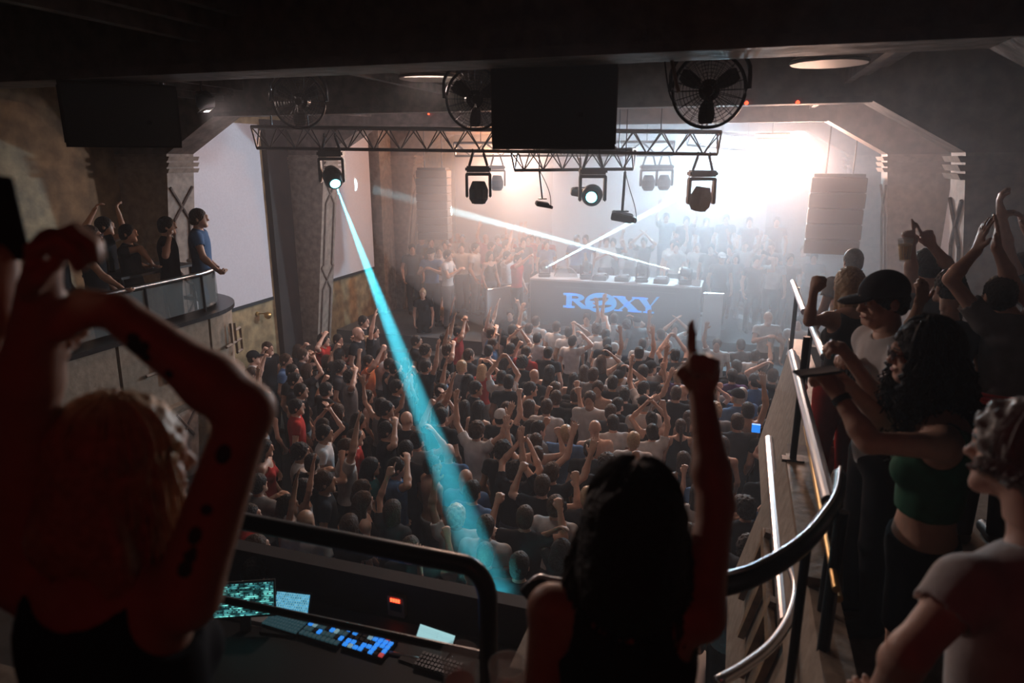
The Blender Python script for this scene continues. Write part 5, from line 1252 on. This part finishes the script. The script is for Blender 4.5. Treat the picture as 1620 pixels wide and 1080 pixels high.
# the man in the cap and the curly-haired woman
o, j = hero('man in dark baseball cap and white printed t-shirt looking down in profile', P(1408, 640, 3.35), FB, R_(104), 1.065,
     dict(LE=P(1405, 650, 3.15), LW=P(1350, 575, 3.1), LH='grip', LN=Vector((0, .4, -1)), RE=P(1398, 650, 3.5), RW=P(1350, 578, 3.35), RH='grip', RN=Vector((0, -.4, -1))),
     False, 0, 'short', 'd', 'w', 'tee', head=P(1396, 474, 3.3), HR=(.12, -.22, .0), cap='c', lean=(0, .05), h=.010)
eyes(o, j)
mk('shirt_print', lambda b: [box(b, (.03+dx, .178, 1.27), (.018, .012, .085), Euler((0, a, 0))) for dx, a in ((-.035, 0), (0, -.5), (.035, 0))], CM['k'], o)
G_green = mat('cloth_green', (.01, .13, .07), .8, noise=.3, nscale=18, bump=.2)
o, j = hero('woman with long curly hair, green crop top and dark shorts holding a phone', P(1478, 740, 2.6), FB, R_(78), 1.0,
     dict(LE=P(1375, 700, 2.45), LW=P(1326, 624, 2.55), LH='grip', LN=Vector((0, .3, -1)), RE=P(1410, 680, 2.9), RW=P(1345, 612, 2.85), RH='grip', RN=Vector((0, -.3, -1))),
     True, 0, 'curly', 'd', G_green, 'tank', 1.09, 'k', True, head=P(1458, 562, 2.64), HR=(.22, -.05, 0), h=.010, long_hair=dict(n=480, length=.40, wave=.022, spread=2.0, rad=.0065, seed=8, curl=26, front=.95), hairbig=1.05, rarm=1.15)
eyes(o, j); glasses(o, j, M_black)
for x in (-.085, .085): mk('shoulder_strap', lambda b: sweep(b, arc([(x, -.11, 1.24), (x*1.05, -.105, 1.38), (x*1.1, -.02, 1.478), (x, .09, 1.4)], 4), .005, 6), CM['k'], o)
w = Vector(j['LW']); e_ = Vector(j['LE']); dv = (w-e_).normalized()
mk('wristwatch', lambda b: (cyl(b, w-dv*.035, w-dv*.012, .034, .034, 20)), M_black, o)
pw = P(1293, 588, 2.6); t = empty('mobile_phone', pw, label='dark phone held flat by the curly-haired woman over the railing', cat='phone', rot=(0, -.12, R_(20))); mk('case', lambda b: (boxlh(b, (-.08, -.038, -.005), (.08, .038, .005)), bevel(b, .003))[0], M_black, t); mk('screen', lambda b: boxlh(b, (-.075, -.034, .005), (.075, .034, .006)), M_lens0, t)
# the man at the lower right corner
o, j = hero('man with curly fair hair and white t-shirt at the near right corner, looking away', P(1615, 1010, 1.66), FB, R_(30), 1.02,
     dict(LE=P(1440, 1030, 1.55), LW=P(1400, 1085, 1.7), LH='relax'), False, 2, 'afro', 'g', 'w', 'tee', head=P(1618, 722, 1.66), HR=(.5, 0, 0), h=.010, hairbig=.8,
     long_hair=dict(n=420, length=.03, wave=.012, spread=1.4, rad=.0035, seed=12, curl=120, front=1.0), rarm=1.1)
eyes(o, j)
# people along the right balcony
o, j = hero('man in light grey t-shirt from behind, both arms raised, upper right', P(1585, 640, 4.2), FB, R_(10), 1.0,
     dict(LE=P(1502, 440, 4.1), LW=P(1545, 395, 4.0), LH='open', LD=Vector((.1, 0, 1)), RD=Vector((-.1, 0, 1)), LN=Vector((1, .2, 0)), RE=P(1600, 445, 4.1), RW=P(1576, 390, 4.05), RH='open', RN=Vector((-1, .2, 0))), False, 0, 'short', 'd', 'g', 'tee', head=P(1580, 468, 4.15), h=.012)
mk('waistband', lambda b: [sweep(b, [(math.cos(a)*.19, -math.sin(a)*.14, 1.0+dz) for a in [i*PI/10 for i in range(-1, 12)]], .012, 6) for dz in (-.024, 0, .024)], mat('band_red', (.5, .03, .03), .7), o)['label'] = 'red waistband with dark lettering'
for i, chh in enumerate('IDEN'):
    c = bpy.data.curves.new('lettering', 'FONT'); c.body = chh; c.size = .055; c.extrude = .002; c.materials.append(CM['k']); t_ = bpy.data.objects.new('lettering', text_mesh(c)); link(t_, o.children[-1])
    a = (-.10+.045*i); t_.location = (a, -.158, .98); t_.rotation_euler = (PI/2, 0, 0)
o, j = hero('man at the far right edge with arms raised together above his head', P(1640, 600, 4.9), FB, R_(14), 1.02,
     dict(LE=P(1592, 392, 4.75), LW=P(1583, 335, 4.7), LH='relax', LN=Vector((1, 0, 0)), RE=P(1625, 392, 4.8), RW=P(1602, 332, 4.7), RH='relax', RN=Vector((-1, 0, 0))), False, 1, 'short', 'b', 'k', 'tee', head=P(1612, 428, 4.85), h=.013)
o, j = hero('blond woman in dark top raising a clenched fist above the silver railing', P(1338, 560, 4.6), FB, R_(24), .97,
     dict(LE=P(1280, 508, 4.4), LW=P(1286, 470, 4.35), LH='fist', LN=Vector((.5, .6, 0)), LD=Vector((.15, 0, 1))), True, 1, 'long', 'l', 'c', 'tank', .98, 'r', head=P(1342, 452, 4.6), h=.011)
o, j = hero('man in dark shirt pointing up with both hands and holding a beer', P(1475, 540, 4.9), FB, R_(30), .99,
     dict(LE=P(1443, 440, 4.75), LW=P(1442, 398, 4.7), LH='point', LN=Vector((0, 1, 0)), LD=Vector((-.25, .1, 1)), RE=P(1505, 425, 4.75), RW=P(1474, 388, 4.65), RH='point', RN=Vector((0, 1, 0)), RD=Vector((-.5, .1, 1))), False, 1, 'short', 'd', 'c', 'tee', head=P(1464, 420, 4.85), h=.012)
t = empty('beer_cup', P(1434, 396, 4.65)-Vector((0, 0, .07)), label='plastic cup of golden beer held up before the pale wall', cat='cup', rot=(.1, -.12, 0)); mk('cup_wall', cup, M_glass, t, True); mk('beer', lambda b: cyl(b, (0, 0, .012), (0, 0, .11), .034, .043, 16), M_beer, t)
o, j = hero('short-haired person in dark shirt with bent raised arm, beside the beer holder', P(1495, 560, 4.3), FB, R_(20), .95,
     dict(LE=P(1450, 522, 4.2), LW=P(1460, 480, 4.0), LH='relax'), False, 3, 'short', 'd', 'k', 'tee', head=P(1500, 455, 4.35), h=.013)
o, j = hero('pale-haired person in white top beyond the fist-raising woman', P(1337, 520, 6.2), FB, R_(20), .93, {}, False, 2, 'short', 'g', 'w', 'tee', h=.014, fine=False)
# people on the left balcony
LBG = 'people on the left balcony'
BJ = dict(group=LBG, h=.013, fine=False)
o, j = hero('tall man in blue polo shirt leaning on the rounded left balcony railing', P(318, 400, 8.75), 2.8, R_(-58), 1.02, dict(RE=P(322, 408, 8.5), RW=P(340, 424, 8.45), RH='grip', LE=P(318, 400, 8.9), LW=P(340, 420, 8.9)), False, 0, 'short', 'b', 'n', 'tee', **BJ)
o, j = hero('man in black t-shirt touching his face, before the left lattice column', P(268, 410, 8.6), 2.8, R_(-50), .97, dict(RE=P(262, 400, 8.3), RW=P(268, 375, 8.3), RH='fist', RD=Vector((0, 0, 1))), False, 0, 'short', 'd', 'k', 'tee', **BJ)
o, j = hero('man with glasses and dark shirt resting forearms on the left railing', P(150, 430, 7.7), 2.8, R_(-60), .96, dict(RE=P(170, 445, 7.4), RW=P(192, 457, 7.4), RH='relax'), False, 0, 'short', 'b', 'k', 'tee', **BJ)
glasses(o, j, M_black)
hero('person with both arms raised high against the dark left wall', P(172, 420, 8.6), 2.8, R_(-45), .97, dict(RE=P(198, 372, 8.5), RW=P(188, 338, 8.5), RH='relax', LE=P(132, 365, 8.6), LW=P(148, 335, 8.6)), False, 1, 'short', 'd', 'k', 'tee', **BJ)
hero('person reaching over the drinks table on the left balcony', P(208, 425, 8.4), 2.8, R_(-62), .93, dict(RE=P(212, 395, 8.2), RW=P(232, 413, 8.2), RH='relax', LE=P(200, 400, 8.5), LW=P(226, 415, 8.6)), False, 1, 'short', 'd', 'c', 'tee', **BJ)
hero('dark figure at the near end of the left balcony, half hidden by the raised arm', P(92, 440, 7.4), 2.8, R_(-55), .95, {}, False, 3, 'short', 'd', 'k', 'tee', **BJ)
# the operator below the desk
M_patt = mat('cloth_patterned', (.42, .42, .5), .85, noise=.6, nscale=20)
hero('lighting operator in pale patterned shirt low beside the tattooed woman', P(318, 1050, 2.55), 1.5, R_(-20), .98, {}, False, 2, 'short', 'b', M_patt, 'tee', h=.012, fine=False)
hero('person in blue shirt standing just beyond the lighting box ledge', P(402, 905, 4.6), 0.9, R_(-20), .98, {}, False, 0, 'short', 'd', 'n', 'tee', h=.014, fine=False)
# ------------------------------------------------------------------ haze
def volmat(name, dens, g, col=(.9, .93, 1)):
    m = bpy.data.materials.new(name); m.use_nodes = True; nt = m.node_tree; nt.nodes.clear(); o = nt.nodes.new('ShaderNodeOutputMaterial'); v = nt.nodes.new('ShaderNodeVolumeScatter')
    v.inputs['Density'].default_value = dens; v.inputs['Anisotropy'].default_value = g; v.inputs['Color'].default_value = (*col, 1); nt.links.new(v.outputs[0], o.inputs['Volume']); return m
hz = mk('haze', lambda b: boxlh(b, (XL-.05, -2.9, .01), (XR+.05, YB+.05, ZC-.005)), volmat('haze_thin', .008, .35)); tag(hz, 'thin theatrical haze filling the whole hall', 'haze', kind='stuff')
hz = mk('haze', lambda b: sph(b, (-2.2, 18.0, 4.0), (6.8, 7.6, 3.4), 48), volmat('haze_thick', .075, .3), None, True); tag(hz, 'thick bright haze hanging over the stage', 'haze', kind='stuff')
hz = mk('haze', lambda b: sph(b, (1.3, 9.6, 5.0), (3.6, 5.4, 2.4), 40), volmat('haze_drift', .045, .3), None, True); tag(hz, 'pinkish haze drifting under the ceiling at the right', 'haze', kind='stuff')
